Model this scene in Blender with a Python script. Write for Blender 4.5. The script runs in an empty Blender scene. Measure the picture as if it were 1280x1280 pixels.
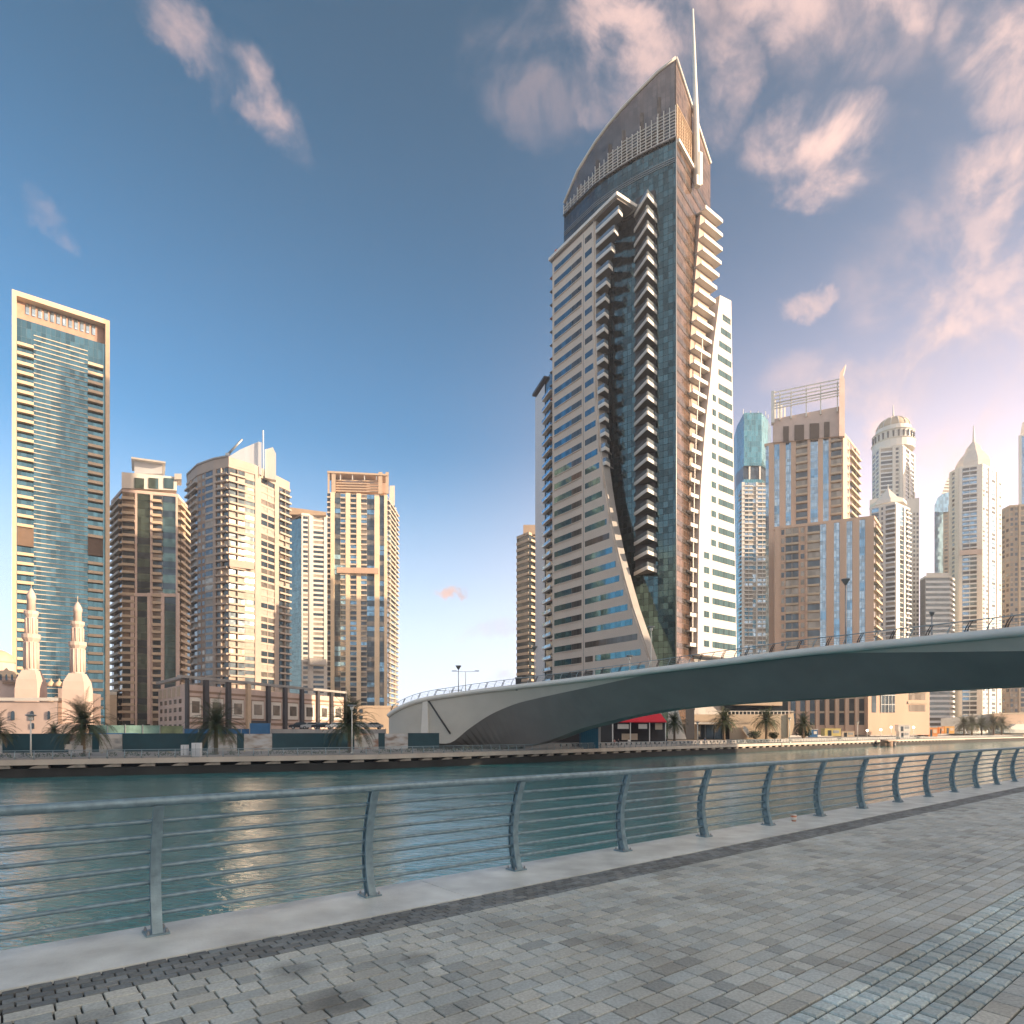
import bpy, math, random
from mathutils import Vector, Matrix
random.seed(7)
R = math.radians
sc = bpy.context.scene
C = sc.collection

# ------------------------------------------------------------------ camera, sky, sun, exposure
FP, HY, EYE = 800.0, 913.0, 1.6          # focal length in photo pixels, horizon row, eye height
cam = bpy.data.cameras.new('camera'); cam.sensor_width = 36; cam.lens = FP / 1280 * 36
cam.shift_y = (HY - 640) / 1280; cam.clip_start = .1; cam.clip_end = 12000
co = bpy.data.objects.new('camera', cam); co.location = (0, 0, EYE); co.rotation_euler = (R(90), 0, 0)
C.objects.link(co); sc.camera = co
SAZ, SEL = R(106), R(12.5)                  # sun azimuth clockwise from +Y, elevation
SUN = Vector((math.sin(SAZ) * math.cos(SEL), math.cos(SAZ) * math.cos(SEL), math.sin(SEL)))
sl = bpy.data.lights.new('sun', 'SUN'); sl.energy = 4.8; sl.angle = R(.6); sl.color = (1.0, .74, .50)
so = bpy.data.objects.new('sun', sl); so.rotation_euler = (-SUN).to_track_quat('-Z', 'Y').to_euler(); C.objects.link(so)
sc.view_settings.view_transform = 'Standard'; sc.view_settings.look = 'None'
sc.view_settings.exposure = 1.4; sc.view_settings.gamma = 1

def ray(x, y):
    return Vector(((x - 640) / FP, 1, (HY - y) / FP)).normalized()

def build_world():
    w = bpy.data.worlds.new('World'); sc.world = w; w.use_nodes = True
    nt = w.node_tree; N = nt.nodes; L = nt.links; N.clear()
    out = N.new('ShaderNodeOutputWorld'); bg = N.new('ShaderNodeBackground'); bg.inputs['Strength'].default_value = .12
    L.new(bg.outputs[0], out.inputs[0])
    sky = N.new('ShaderNodeTexSky'); sky.sky_type = 'NISHITA'; sky.sun_disc = False
    sky.sun_elevation = SEL; sky.sun_rotation = SAZ; sky.air_density = 1.0; sky.dust_density = 1.2; sky.ozone_density = 2.2
    tc = N.new('ShaderNodeTexCoord')
    def vm(op, a, b=None):
        n = N.new('ShaderNodeVectorMath'); n.operation = op
        for i, v in enumerate((a, b)):
            if v is None: continue
            if hasattr(v, 'type') or hasattr(v, 'links'): L.new(v, n.inputs[i])
            else: n.inputs[i].default_value = v
        return n
    def mt(op, a, b=None, clamp=False):
        n = N.new('ShaderNodeMath'); n.operation = op; n.use_clamp = clamp
        for i, v in enumerate((a, b)):
            if v is None: continue
            if hasattr(v, 'links'): L.new(v, n.inputs[i])
            else: n.inputs[i].default_value = v
        return n.outputs[0]
    def rng(v, a, b, c=0, d=1, smooth=True):
        n = N.new('ShaderNodeMapRange'); n.interpolation_type = 'SMOOTHSTEP' if smooth else 'LINEAR'
        L.new(v, n.inputs[0]); n.inputs[1].default_value = a; n.inputs[2].default_value = b
        n.inputs[3].default_value = c; n.inputs[4].default_value = d
        return n.outputs[0]
    def mix(f, a, b, typ='MIX'):
        n = N.new('ShaderNodeMix'); n.data_type = 'RGBA'; n.blend_type = typ
        if hasattr(f, 'links'): L.new(f, n.inputs[0])
        else: n.inputs[0].default_value = f
        for i, v in ((6, a), (7, b)):
            if hasattr(v, 'links'): L.new(v, n.inputs[i])
            else: n.inputs[i].default_value = (*v, 1)
        return n.outputs[2]
    D = tc.outputs['Generated']
    sep = N.new('ShaderNodeSeparateXYZ'); L.new(D, sep.inputs[0])
    # the warm humid air low in the sky on the sun's side
    sunh = Vector((SUN.x, SUN.y, 0)).normalized()
    dots = vm('DOT_PRODUCT', D, tuple(Vector((math.sin(R(70)), math.cos(R(70)), 0)))).outputs['Value']
    side = rng(dots, .15, 1.0)
    low = rng(sep.outputs['Z'], .0, .62, 1, 0)
    base = mix(1.0, sky.outputs[0], SKY_TINT, 'MULTIPLY')
    zen = rng(sep.outputs['Z'], .30, .80)
    base = mix(zen, base, mix(1.0, base, SKY_TOP, 'MULTIPLY'))
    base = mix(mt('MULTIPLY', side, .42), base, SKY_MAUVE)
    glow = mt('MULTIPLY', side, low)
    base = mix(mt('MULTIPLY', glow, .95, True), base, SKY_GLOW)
    hz = rng(sep.outputs['Z'], .0, .42, .88, 0)
    base = mix(hz, base, SKY_HZ_MIX)
    # unseen sky behind the photographer brightened to fill the shaded quay, warmest round the sun
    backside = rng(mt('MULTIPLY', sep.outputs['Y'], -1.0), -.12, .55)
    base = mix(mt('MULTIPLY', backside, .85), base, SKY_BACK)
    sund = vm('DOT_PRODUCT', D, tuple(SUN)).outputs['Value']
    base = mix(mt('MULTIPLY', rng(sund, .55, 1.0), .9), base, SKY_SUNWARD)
    # clouds: lumps at fixed directions, edges torn by noise
    nz = N.new('ShaderNodeTexNoise'); nz.inputs['Scale'].default_value = 5.5; nz.inputs['Detail'].default_value = 8; nz.inputs['Roughness'].default_value = .62
    L.new(D, nz.inputs[0])
    off = vm('SUBTRACT', nz.outputs['Color'], (.5, .5, .5))
    offs = N.new('ShaderNodeVectorMath'); offs.operation = 'SCALE'; L.new(off.outputs[0], offs.inputs[0]); offs.inputs['Scale'].default_value = .16
    DD = vm('ADD', D, offs.outputs[0]).outputs[0]
    nz2 = N.new('ShaderNodeTexNoise'); nz2.inputs['Scale'].default_value = 9; nz2.inputs['Detail'].default_value = 9; nz2.inputs['Roughness'].default_value = .6; nz2.inputs['Distortion'].default_value = .4
    L.new(D, nz2.inputs[0])
    acc = None
    for (x0, y0, x1, y1, wd, amp) in CLOUDS:
        wd *= .82      # elongated lumps: from one direction to another, a width, a density
        a, b = ray(x0, y0), ray(x1, y1)
        mid, ax = (a + b) / 2, (b - a)
        ln = max(ax.length, 1e-4); axn = ax / ln
        d = vm('SUBTRACT', DD, tuple(mid)).outputs[0]
        al = vm('DOT_PRODUCT', d, tuple(axn)).outputs['Value']
        tot = vm('DOT_PRODUCT', d, d).outputs['Value']
        al2 = mt('MULTIPLY', al, al)
        pp = mt('SUBTRACT', tot, al2)
        q = mt('ADD', mt('DIVIDE', al2, (ln / 2 + wd) ** 2), mt('DIVIDE', pp, wd * wd))
        m = mt('MULTIPLY', rng(q, 0, 1.0, 1, 0), amp)
        acc = m if acc is None else mt('MAXIMUM', acc, m)
    dens = mt('MULTIPLY', acc, rng(nz2.outputs['Fac'], .36, .60), True)
    ccol = mix(rng(nz2.outputs['Fac'], .40, .68), CLOUD_DARK, CLOUD_LIT)
    ccol = mix(mt('MULTIPLY', side, rng(sep.outputs['Z'], .1, .6, 1, .25)), ccol, CLOUD_SUN)
    fin = mix(dens, base, ccol)
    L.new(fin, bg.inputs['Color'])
HAZE = .0003
SKY_TINT = (.40, .74, .87)
SKY_TOP = (.52, .56, .50)
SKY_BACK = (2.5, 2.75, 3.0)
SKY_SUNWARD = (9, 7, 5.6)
SKY_MAUVE = (1.45, 1.25, 1.45)
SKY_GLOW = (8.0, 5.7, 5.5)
SKY_HZ_MIX = (4.3, 4.5, 5.3)
CLOUD_DARK = (1.5, 1.35, 1.55)
CLOUD_LIT = (3.6, 2.45, 2.15)
CLOUD_SUN = (5.6, 3.9, 3.3)
CLOUDS = [
    (170, -10, 228, 62, .045, .5), (285, 85, 350, 150, .042, .7), (55, 250, 70, 262, .04, .25),
    (760, -20, 820, 60, .10, .85), (905, 60, 905, 150, .05, .55), (720, 140, 745, 150, .035, .4), (930, 10, 1010, 20, .06, .8),
    (1110, 0, 1140, 20, .05, .9), (960, 195, 1100, 215, .055, 1.0), (1225, 60, 1300, 110, .07, .8),
    (1210, 225, 1330, 200, .06, .95), (1255, 280, 1400, 290, .08, .8), (1010, 362, 1050, 358, .03, .75), (1130, 420, 1300, 385, .04, .8),
    (1170, 380, 1200, 370, .03, .5), (1185, 470, 1235, 468, .02, .6), (1205, 510, 1240, 508, .02, .9), (1070, 550, 1110, 520, .03, .6),
    (535, 732, 565, 732, .018, 1.0), (600, 845, 650, 850, .02, .5), (580, 800, 640, 780, .025, .3), (1320, 500, 1500, 420, .12, .9),
    (640, 60, 690, 110, .09, .25), (1000, 480, 1200, 470, .07, .5), (1180, 330, 1420, 470, .16, .6), (1120, 440, 1200, 400, .05, .7), (1150, 560, 1300, 540, .06, .6), (1010, 20, 1100, 60, .09, .4)]
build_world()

# ------------------------------------------------------------------ materials
MATS = {}
def _new(name):
    m = bpy.data.materials.new(name); m.use_nodes = True; nt = m.node_tree
    return m, nt, nt.nodes['Principled BSDF']
def mat(name, col, rough=.6, metal=0., var=.12, scale=.6, bump=0., bscale=8., detail=5, spec=None, streak=False):
    if name in MATS: return MATS[name]
    m, nt, b = _new(name); N, L = nt.nodes, nt.links
    tc = N.new('ShaderNodeTexCoord')
    n = N.new('ShaderNodeTexNoise'); n.inputs['Scale'].default_value = scale; n.inputs['Detail'].default_value = detail
    src = tc.outputs['Object']
    if streak:
        mp = N.new('ShaderNodeMapping'); mp.inputs['Scale'].default_value = (1, 1, .12); L.new(src, mp.inputs[0]); L.new(mp.outputs[0], n.inputs[0])
    else: L.new(src, n.inputs[0])
    r = N.new('ShaderNodeMapRange'); L.new(n.outputs['Fac'], r.inputs[0]); r.inputs[1].default_value = .3; r.inputs[2].default_value = .7
    r.inputs[3].default_value = 1 - var; r.inputs[4].default_value = 1 + var * .6
    x = N.new('ShaderNodeVectorMath'); x.operation = 'SCALE'; x.inputs[0].default_value = col; L.new(r.outputs[0], x.inputs['Scale'])
    L.new(x.outputs[0], b.inputs['Base Color'])
    b.inputs['Roughness'].default_value = rough; b.inputs['Metallic'].default_value = metal
    if spec is not None: b.inputs['Specular IOR Level'].default_value = spec
    if bump:
        n2 = N.new('ShaderNodeTexNoise'); n2.inputs['Scale'].default_value = bscale; n2.inputs['Detail'].default_value = 6; L.new(tc.outputs['Object'], n2.inputs[0])
        bp = N.new('ShaderNodeBump'); bp.inputs['Strength'].default_value = bump; bp.inputs['Distance'].default_value = .02
        L.new(n2.outputs['Fac'], bp.inputs['Height']); L.new(bp.outputs[0], b.inputs['Normal'])
    MATS[name] = m; return m
def glass(name, col, rough=.06, metal=.85, gw=0, gh=0, line=(.05, .06, .07), lw=.06, wob=.35, var=.35, cell=(1.5, 3.3)):
    """reflective facade glass; optional mullion grid of gw x gh metres; every pane sits a hair out of true"""
    if name in MATS: return MATS[name]
    m, nt, b = _new(name); N, L = nt.nodes, nt.links
    uv = N.new('ShaderNodeUVMap'); sp = N.new('ShaderNodeSeparateXYZ'); L.new(uv.outputs[0], sp.inputs[0])
    def mt(op, a, v=None):
        n = N.new('ShaderNodeMath'); n.operation = op
        for i, q in enumerate((a, v)):
            if q is None: continue
            if hasattr(q, 'links'): L.new(q, n.inputs[i])
            else: n.inputs[i].default_value = q
        return n.outputs[0]
    cw, chh = (gw or cell[0]), (gh or cell[1])
    u, v = mt('DIVIDE', sp.outputs[0], cw), mt('DIVIDE', sp.outputs[1], chh)
    cb = N.new('ShaderNodeCombineXYZ'); L.new(mt('FLOOR', u), cb.inputs[0]); L.new(mt('FLOOR', v), cb.inputs[1])
    wn = N.new('ShaderNodeTexWhiteNoise'); wn.noise_dimensions = '2D'; L.new(cb.outputs[0], wn.inputs['Vector'])
    r = N.new('ShaderNodeMapRange'); L.new(wn.outputs['Value'], r.inputs[0]); r.inputs[3].default_value = 1 - var; r.inputs[4].default_value = 1 + var * .5
    x = N.new('ShaderNodeVectorMath'); x.operation = 'SCALE'; x.inputs[0].default_value = col; L.new(r.outputs[0], x.inputs['Scale'])
    cc = x.outputs[0]
    geo = N.new('ShaderNodeNewGeometry')
    off = N.new('ShaderNodeVectorMath'); off.operation = 'SUBTRACT'; L.new(wn.outputs['Color'], off.inputs[0]); off.inputs[1].default_value = (.5, .5, .5)
    nz = N.new('ShaderNodeTexNoise'); nz.inputs['Scale'].default_value = .09; nz.inputs['Detail'].default_value = 3; L.new(uv.outputs[0], nz.inputs[0])
    of2 = N.new('ShaderNodeVectorMath'); of2.operation = 'SUBTRACT'; L.new(nz.outputs['Color'], of2.inputs[0]); of2.inputs[1].default_value = (.5, .5, .5)
    s1 = N.new('ShaderNodeVectorMath'); s1.operation = 'SCALE'; L.new(off.outputs[0], s1.inputs[0]); s1.inputs['Scale'].default_value = .035 * wob
    s2 = N.new('ShaderNodeVectorMath'); s2.operation = 'SCALE'; L.new(of2.outputs[0], s2.inputs[0]); s2.inputs['Scale'].default_value = .12 * wob
    a1 = N.new('ShaderNodeVectorMath'); L.new(geo.outputs['Normal'], a1.inputs[0]); L.new(s1.outputs[0], a1.inputs[1])
    a2 = N.new('ShaderNodeVectorMath'); L.new(a1.outputs[0], a2.inputs[0]); L.new(s2.outputs[0], a2.inputs[1])
    nn = N.new('ShaderNodeVectorMath'); nn.operation = 'NORMALIZE'; L.new(a2.outputs[0], nn.inputs[0]); L.new(nn.outputs[0], b.inputs['Normal'])
    b.inputs['Metallic'].default_value = metal; b.inputs['Roughness'].default_value = rough
    if gw or gh:
        fs = []
        if gw: fs.append(mt('LESS_THAN', mt('FRACT', u), lw / gw))
        if gh: fs.append(mt('LESS_THAN', mt('FRACT', v), lw / gh))
        f = fs[0] if len(fs) == 1 else mt('MAXIMUM', fs[0], fs[1])
        mx = N.new('ShaderNodeMix'); mx.data_type = 'RGBA'; L.new(f, mx.inputs[0]); L.new(cc, mx.inputs[6]); mx.inputs[7].default_value = (*line, 1)
        cc = mx.outputs[2]
        L.new(mt('MULTIPLY', mt('SUBTRACT', 1.0, f), metal), b.inputs['Metallic'])
        L.new(mt('ADD', mt('MULTIPLY', f, .5), rough), b.inputs['Roughness'])
    L.new(cc, b.inputs['Base Color'])
    MATS[name] = m; return m

# ------------------------------------------------------------------ mesh and object helpers
ORG = {}
class MB:
    def __init__(s): s.v = []; s.f = []; s.m = []; s.c = []; s.sm = []; s.mats = []; s.col = None
    def face(s, idx, m, smooth=False):
        if m not in s.mats: s.mats.append(m)
        s.f.append(idx); s.m.append(s.mats.index(m)); s.sm.append(smooth); s.c.append(s.col)
    def poly(s, pts, m):
        b = len(s.v); s.v += [tuple(p) for p in pts]; s.face(list(range(b, b + len(pts))), m)
    def hexa(s, p, m):     # 8 points: bottom ring 0-3, top ring 4-7
        b = len(s.v); s.v += [tuple(q) for q in p]
        for q in ((0, 3, 2, 1), (4, 5, 6, 7), (0, 1, 5, 4), (1, 2, 6, 5), (2, 3, 7, 6), (3, 0, 4, 7)): s.face([b + i for i in q], m)
    def box(s, x0, x1, y0, y1, z0, z1, m, rz=0, c=(0, 0)):
        ca, sa = math.cos(rz), math.sin(rz)
        P = lambda x, y, z: (c[0] + x * ca - y * sa, c[1] + x * sa + y * ca, z)
        s.hexa([P(x0, y0, z0), P(x1, y0, z0), P(x1, y1, z0), P(x0, y1, z0), P(x0, y0, z1), P(x1, y0, z1), P(x1, y1, z1), P(x0, y1, z1)], m)
    def fb(s, F, a0, a1, z0, z1, d0, d1, m):
        p = F.pt
        s.hexa([p(a0, z0, d1), p(a1, z0, d1), p(a1, z0, d0), p(a0, z0, d0), p(a0, z1, d1), p(a1, z1, d1), p(a1, z1, d0), p(a0, z1, d0)], m)
    def prism(s, pts, z0, z1, m, top=None):
        n = len(pts); b = len(s.v)
        zt = z1 if isinstance(z1, (list, tuple)) else [z1] * n
        s.v += [(p[0], p[1], z0) for p in pts] + [(p[0], p[1], zt[i]) for i, p in enumerate(pts)]
        for i in range(n):
            j = (i + 1) % n; s.face([b + i, b + j, b + n + j, b + n + i], m)
        s.face([b + n + i for i in range(n)], top or m); s.face([b + i for i in reversed(range(n))], m)
    def extrude(s, pts, vec, m, side=None):   # 3D planar polygon pushed along vec
        n = len(pts); b = len(s.v); V = Vector(vec)
        s.v += [tuple(p) for p in pts] + [tuple(Vector(p) + V) for p in pts]
        s.face(list(range(b, b + n)), m); s.face([b + n + i for i in reversed(range(n))], m)
        for i in range(n):
            j = (i + 1) % n; s.face([b + j, b + i, b + n + i, b + n + j], side or m)
    def tube(s, path, rad, m, seg=8, cap=True, smooth=True):
        pts = [Vector(p) for p in path]; n = len(pts)
        rr = rad if isinstance(rad, (list, tuple)) else [rad] * n
        b = len(s.v); up0 = None
        for i, p in enumerate(pts):
            t = (pts[min(i + 1, n - 1)] - pts[max(i - 1, 0)]).normalized()
            ref = Vector((0, 0, 1)) if abs(t.z) < .95 else Vector((1, 0, 0))
            a = t.cross(ref).normalized(); c = a.cross(t).normalized()
            for k in range(seg):
                th = 2 * math.pi * k / seg
                s.v.append(tuple(p + (a * math.cos(th) + c * math.sin(th)) * rr[i]))
        for i in range(n - 1):
            for k in range(seg):
                k2 = (k + 1) % seg
                s.face([b + i * seg + k, b + i * seg + k2, b + (i + 1) * seg + k2, b + (i + 1) * seg + k], m, smooth)
        if cap:
            s.face([b + k for k in reversed(range(seg))], m); s.face([b + (n - 1) * seg + k for k in range(seg)], m)
    def lathe(s, prof, m, seg=16, c=(0, 0), rot=0, smooth=True, sx=1, sy=1):
        b = len(s.v); n = len(prof)
        for r, z in prof:
            for k in range(seg):
                th = 2 * math.pi * (k + .5) / seg + rot
                s.v.append((c[0] + r * sx * math.cos(th), c[1] + r * sy * math.sin(th), z))
        for i in range(n - 1):
            for k in range(seg):
                k2 = (k + 1) % seg
                s.face([b + i * seg + k, b + i * seg + k2, b + (i + 1) * seg + k2, b + (i + 1) * seg + k], m, smooth)
        s.face([b + k for k in reversed(range(seg))], m); s.face([b + (n - 1) * seg + k for k in range(seg)], m)
    def add(s, o):
        b = len(s.v); s.v += o.v
        for f, mi, sm, c in zip(o.f, o.m, o.sm, o.c):
            s.col = c; s.face([b + i for i in f], o.mats[mi], sm)
        s.col = None
    def build(s, name, parent=None, vcol=False):
        og = ORG.get(parent.name, (0, 0, 0)) if parent else (0, 0, 0)
        me = bpy.data.meshes.new(name)
        me.from_pydata([(x - og[0], y - og[1], z - og[2]) for x, y, z in s.v], [], s.f)
        for m in s.mats: me.materials.append(m)
        me.polygons.foreach_set('material_index', s.m); me.polygons.foreach_set('use_smooth', s.sm)
        uv = me.uv_layers.new(name='UVMap'); buf = [0.] * (2 * len(me.loops)); V = s.v
        for p in me.polygons:
            n = p.normal
            if abs(n.z) > .75:
                for li, vi in zip(p.loop_indices, p.vertices): buf[2 * li] = V[vi][0]; buf[2 * li + 1] = V[vi][1]
            else:
                l = math.hypot(n.x, n.y) or 1; tx, ty = -n.y / l, n.x / l
                for li, vi in zip(p.loop_indices, p.vertices):
                    q = V[vi]; buf[2 * li] = q[0] * tx + q[1] * ty; buf[2 * li + 1] = q[2]
        uv.data.foreach_set('uv', buf)
        if vcol:
            ca = me.color_attributes.new('var', 'FLOAT_COLOR', 'CORNER'); b2 = []
            for p, c in zip(me.polygons, s.c): b2 += list(c or (1, 1, 1, 1)) * p.loop_total
            ca.data.foreach_set('color', b2)
        o = bpy.data.objects.new(name, me); C.objects.link(o)
        if parent: o.parent = parent; ORG[o.name] = og
        return o
class Frame:
    def __init__(s, A, B):
        s.A = Vector((A[0], A[1])); d = Vector((B[0] - A[0], B[1] - A[1])); s.L = d.length; s.u = d / s.L
        s.n = Vector((s.u.y, -s.u.x))            # left->right as seen from outside: normal to the viewer
    def pt(s, a, z, d): return (s.A.x + s.u.x * a + s.n.x * d, s.A.y + s.u.y * a + s.n.y * d, z)

def tag(o, label=None, cat=None, group=None, kind=None):
    if label: o['label'] = label
    if cat: o['category'] = cat
    if group: o['group'] = group
    if kind: o['kind'] = kind
    return o
def empty(name, loc=(0, 0, 0), label=None, cat=None, group=None):
    o = bpy.data.objects.new(name, None); C.objects.link(o); o.location = loc; o.empty_display_size = .3
    ORG[o.name] = tuple(loc); return tag(o, label, cat, group)
def dup(o, parent=None):
    c = o.copy(); C.objects.link(c); c.parent = parent
    for ch in list(o.children): dup(ch, c)
    return c
def place(o, x, y, z, rz=0, s=1, label=None):
    o.location = (x, y, z); o.rotation_euler = (0, 0, rz); o.scale = (s, s, s)
    if label: o['label'] = label
    return o
def struct(mb, name, label=None, kind='structure'):
    o = mb.build(name); o['kind'] = kind
    if label: o['label'] = label
    return o
ZS = 1.0                        # pushes a group of towers farther off at the same size in the view
def P(px, Z): return ((px - 640) / FP * Z * ZS, Z * ZS)
def zy(y, Z): return EYE + (HY - y) * Z * ZS / FP
CAM = Vector((0, 0, EYE))
def onplane(px, y, A, d):
    """where the sight line through photo pixel (px,y) meets the upright plane through A along d"""
    a, b = (px - 640) / FP, 1.0       # direction in plan: (a,1); find t: (a t - Ax)*dy - (t - Ay)*dx = 0
    t = (A[0] * d[1] - A[1] * d[0]) / (a * d[1] - d[0])
    return Vector((a * t, t, EYE + (HY - y) * t / FP))

class Thing:
    """a building or other big thing: gathers units of each part name, at most 100 of one name stay single"""
    def __init__(s, name, loc, label, cat, group=None):
        s.e = empty(name, loc, label, cat, group); s.u = {}
        s.loc = loc
    def unit(s, name, mb, size=None):
        s.u.setdefault(name, []).append((mb, size))
        return mb
    def new(s, name):
        m = MB(); s.u.setdefault(name, []).append((m, None)); return m
    def finish(s, cap=100):
        for name, L in s.u.items():
            L = [q for q in L if q[0].f]
            if len(L) > cap:
                def score(q):
                    v = q[0].v; xs = [640 + FP * a[0] / max(a[1], 1) for a in v]; zs = [FP * (a[2] - EYE) / max(a[1], 1) for a in v]
                    return -(max(xs) - min(xs)) * (max(zs) - min(zs)) * (1 if min(zs) > 20 else .2)
                L = sorted(L, key=score)
                rest = MB()
                for q in L[cap:]: rest.add(q[0])
                L = L[:cap]
                o = rest.build(name, s.e); o['kind'] = 'stuff'
            for q in L: q[0].build(name, s.e)
        return s.e

def facade(T, A, B, z0, z1, nf, cols, M, over=None):
    """columns of a facade, left to right: (type, weight[, n]); M: dict wall, pier, bal, win (list), rail"""
    F = Frame(A, B); tot = sum(c[1] for c in cols); a = 0; h = (z1 - z0) / nf
    wins = M['win']
    for c in cols:
        w = F.L * c[1] / tot; a0, a1 = a, a + w; a += w; k = c[0]
        if k == 'p':
            T.new('pier').fb(F, a0, a1, z0, z1, 0, M.get('pd', .6), M['pier'])
        elif k in ('P',):
            T.new('pier').fb(F, a0, a1, z0, z1, 0, 1.5, M['pier'])
        elif k == 'g':      # continuous glass strip with spandrels
            for i in range(nf):
                z = z0 + i * h
                T.new('window').fb(F, a0 + .06, a1 - .06, z + .45, z + h - .08, 0, .08, random.choice(M.get('gwin', wins)))
                T.new('floor_band').fb(F, a0, a1, z - .02, z + .40, 0, .14, M.get('band', M['pier']))
        elif k == 'r':      # ribbon windows between proud solid bands
            for i in range(nf):
                z = z0 + i * h
                T.new('window').fb(F, a0 + .1, a1 - .1, z + h * .42, z + h - .15, 0, .06, random.choice(wins))
                T.new('floor_band').fb(F, a0, a1, z - .1, z + h * .38, 0, .35, M['bal'])
        elif k == 'w':
            n = c[2]; ww = w / n
            for i in range(nf):
                z = z0 + i * h
                for j in range(n):
                    b = a0 + j * ww
                    T.new('window').fb(F, b + ww * .2, b + ww * .8, z + h * .28, z + h * .85, 0, .06, random.choice(wins))
        elif k == 'n':      # narrow niches: window, sill band, thin mullion pier between
            n = c[2]; ww = w / n
            for j in range(n + 1):
                if 0 < j < n: T.new('mullion').fb(F, a0 + j * ww - .2, a0 + j * ww + .2, z0, z1, 0, .35, M['pier'])
            for i in range(nf):
                z = z0 + i * h
                T.new('window').fb(F, a0 + .1, a1 - .1, z + h * .3, z + h - .05, 0, .06, random.choice(wins))
                T.new('floor_band').fb(F, a0, a1, z - .1, z + h * .28, 0, .3, M['bal'])
        elif k == 'b':
            dpt = M.get('bd', 1.5)
            for i in range(nf):
                z = z0 + i * h
                T.new('window').fb(F, a0 + .1, a1 - .1, z + .2, z + h - .25, 0, .06, random.choice(M.get('bwin', wins)))
                m = T.new('balcony')
                m.fb(F, a0 + .05, a1 - .05, z - .14, z + .14, 0, dpt, M['bal'])
                m.fb(F, a0 + .05, a1 - .05, z + .14, z + M.get('bh', .95), dpt - .12, dpt - .003, M.get('rail', M['bal']))
                if i % 2: m.fb(F, a1 - .17, a1 - .053, z + .14, z + .9, 0.003, dpt - .12, M['bal'])
                if c[1] / tot * F.L > 6: m.fb(F, (a0 + a1) / 2 - .1, (a0 + a1) / 2 + .1, z + .14, z + h - .14, 0.003, dpt - .3, M['bal'])
    return F

def tower(name, label, pts, ytop, hf, faces, M, ref=0, zb=-.3, back=22, cat='tower', group=None, cap=True, core=None, top_extra=0):
    """pts: (photo column, depth) of the corners seen, left to right; faces: columns of each side"""
    xy = [P(*p) for p in pts]; zt = zy(ytop, pts[ref][1])
    cx = sum(p[0] for p in xy) / len(xy); cy = sum(p[1] for p in xy) / len(xy) + back / 2
    T = Thing(name, (cx, cy, zb), label, cat, group)
    l, r = Vector(xy[0]), Vector(xy[-1]); dirn = Vector((cx, cy)).normalized()
    bk = [tuple(r + dirn * back - (r - l) * .04), tuple(l + dirn * back + (r - l) * .04)]
    T.new('wall').prism(xy + bk, zb, zt, core or M['wall'])
    nf = max(1, round((zt - zb) / hf))
    for i, cols in enumerate(faces):
        if cols: facade(T, xy[i], xy[i + 1], zb, zt, nf, cols, M)
    if cap:
        # a coping round the roof edge
        ring = xy + bk; m = T.new('parapet'); n = len(ring)
        cc = Vector((cx, cy))
        outr = [tuple(cc + (Vector(p) - cc) * 1.02) for p in ring]
        m.prism(outr, zt + .003, zt + 1.3, M['pier'])
    T.zt, T.xy, T.nf, T.h, T.c = zt, xy, nf, (zt - zb) / nf, (cx, cy)
    return T

def slab_px(T, name, pts, Z, thick, m):
    """an upright panel or block facing the canal whose outline is given in photo pixels at depth Z"""
    if isinstance(Z, tuple):       # (column, depth, column, depth): an oblique upright plane
        A, B = P(Z[0], Z[1]), P(Z[2], Z[3]); d = Vector((B[0] - A[0], B[1] - A[1]))
        q = [onplane(x, y, A, d) for x, y in pts]; nn = Vector((-d.y, d.x)).normalized()
        mid = sum((v for v in q), Vector()) / len(q); dv = Vector((mid.x, mid.y)).normalized()
        vec = (dv.x * thick, dv.y * thick, 0) if thick > 3 else (nn.x * thick, nn.y * thick, 0)
    else:
        q = [Vector((*P(x, Z), zy(y, Z))) for x, y in pts]
        mid = sum((v for v in q), Vector()) / len(q); dv = Vector((mid.x, mid.y)).normalized(); vec = (dv.x * thick, dv.y * thick, 0)
    mb = T.new(name); mb.extrude(q, vec, m); return mb

# ------------------------------------------------------------------ palette
cream = mat('cream_render', (.52, .41, .30), .75, var=.12, scale=.15, streak=True)
cream_dk = mat('tan_render', (.42, .32, .24), .8, var=.15, scale=.15, streak=True)
gold = mat('sand_cladding', (.60, .45, .31), .6, var=.1)
white = mat('white_cladding', (.70, .66, .60), .6, var=.08, scale=.2, streak=True)
whitec = mat('white_cold', (.66, .68, .70), .55, var=.08, scale=.2, streak=True)
pinkst = mat('pink_stone', (.60, .47, .41), .8, var=.1, scale=.3)
salmon = mat('salmon_render', (.60, .42, .31), .8, var=.1, scale=.12, streak=True)
greyc = mat('grey_concrete', (.34, .33, .32), .85, var=.18, scale=.3, bump=.2)
bridge_m = mat('bridge_concrete', (.54, .52, .46), .55, var=.07, scale=.35, bump=.08, bscale=3)
bridge_w = mat('bridge_white', (.76, .74, .68), .4, var=.06, scale=.5)
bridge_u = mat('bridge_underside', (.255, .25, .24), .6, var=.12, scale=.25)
brownst = mat('brown_stone', (.30, .20, .14), .8, var=.2, scale=.3)
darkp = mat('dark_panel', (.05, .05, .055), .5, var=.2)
railm = mat('rail_grey', (.21, .31, .36), .40, metal=.25, var=.28, scale=14, bump=.15, bscale=60, detail=10)
railf = mat('far_rail', (.30, .38, .42), .45, metal=.3, var=.1)
steel = mat('galvanised', (.34, .36, .37), .45, metal=.6, var=.15, scale=5)
whitem = mat('white_metal', (.72, .70, .64), .4, var=.05)
teal = mat('teal_hoarding', (.010, .055, .075), .5, var=.2, scale=.5)
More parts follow.
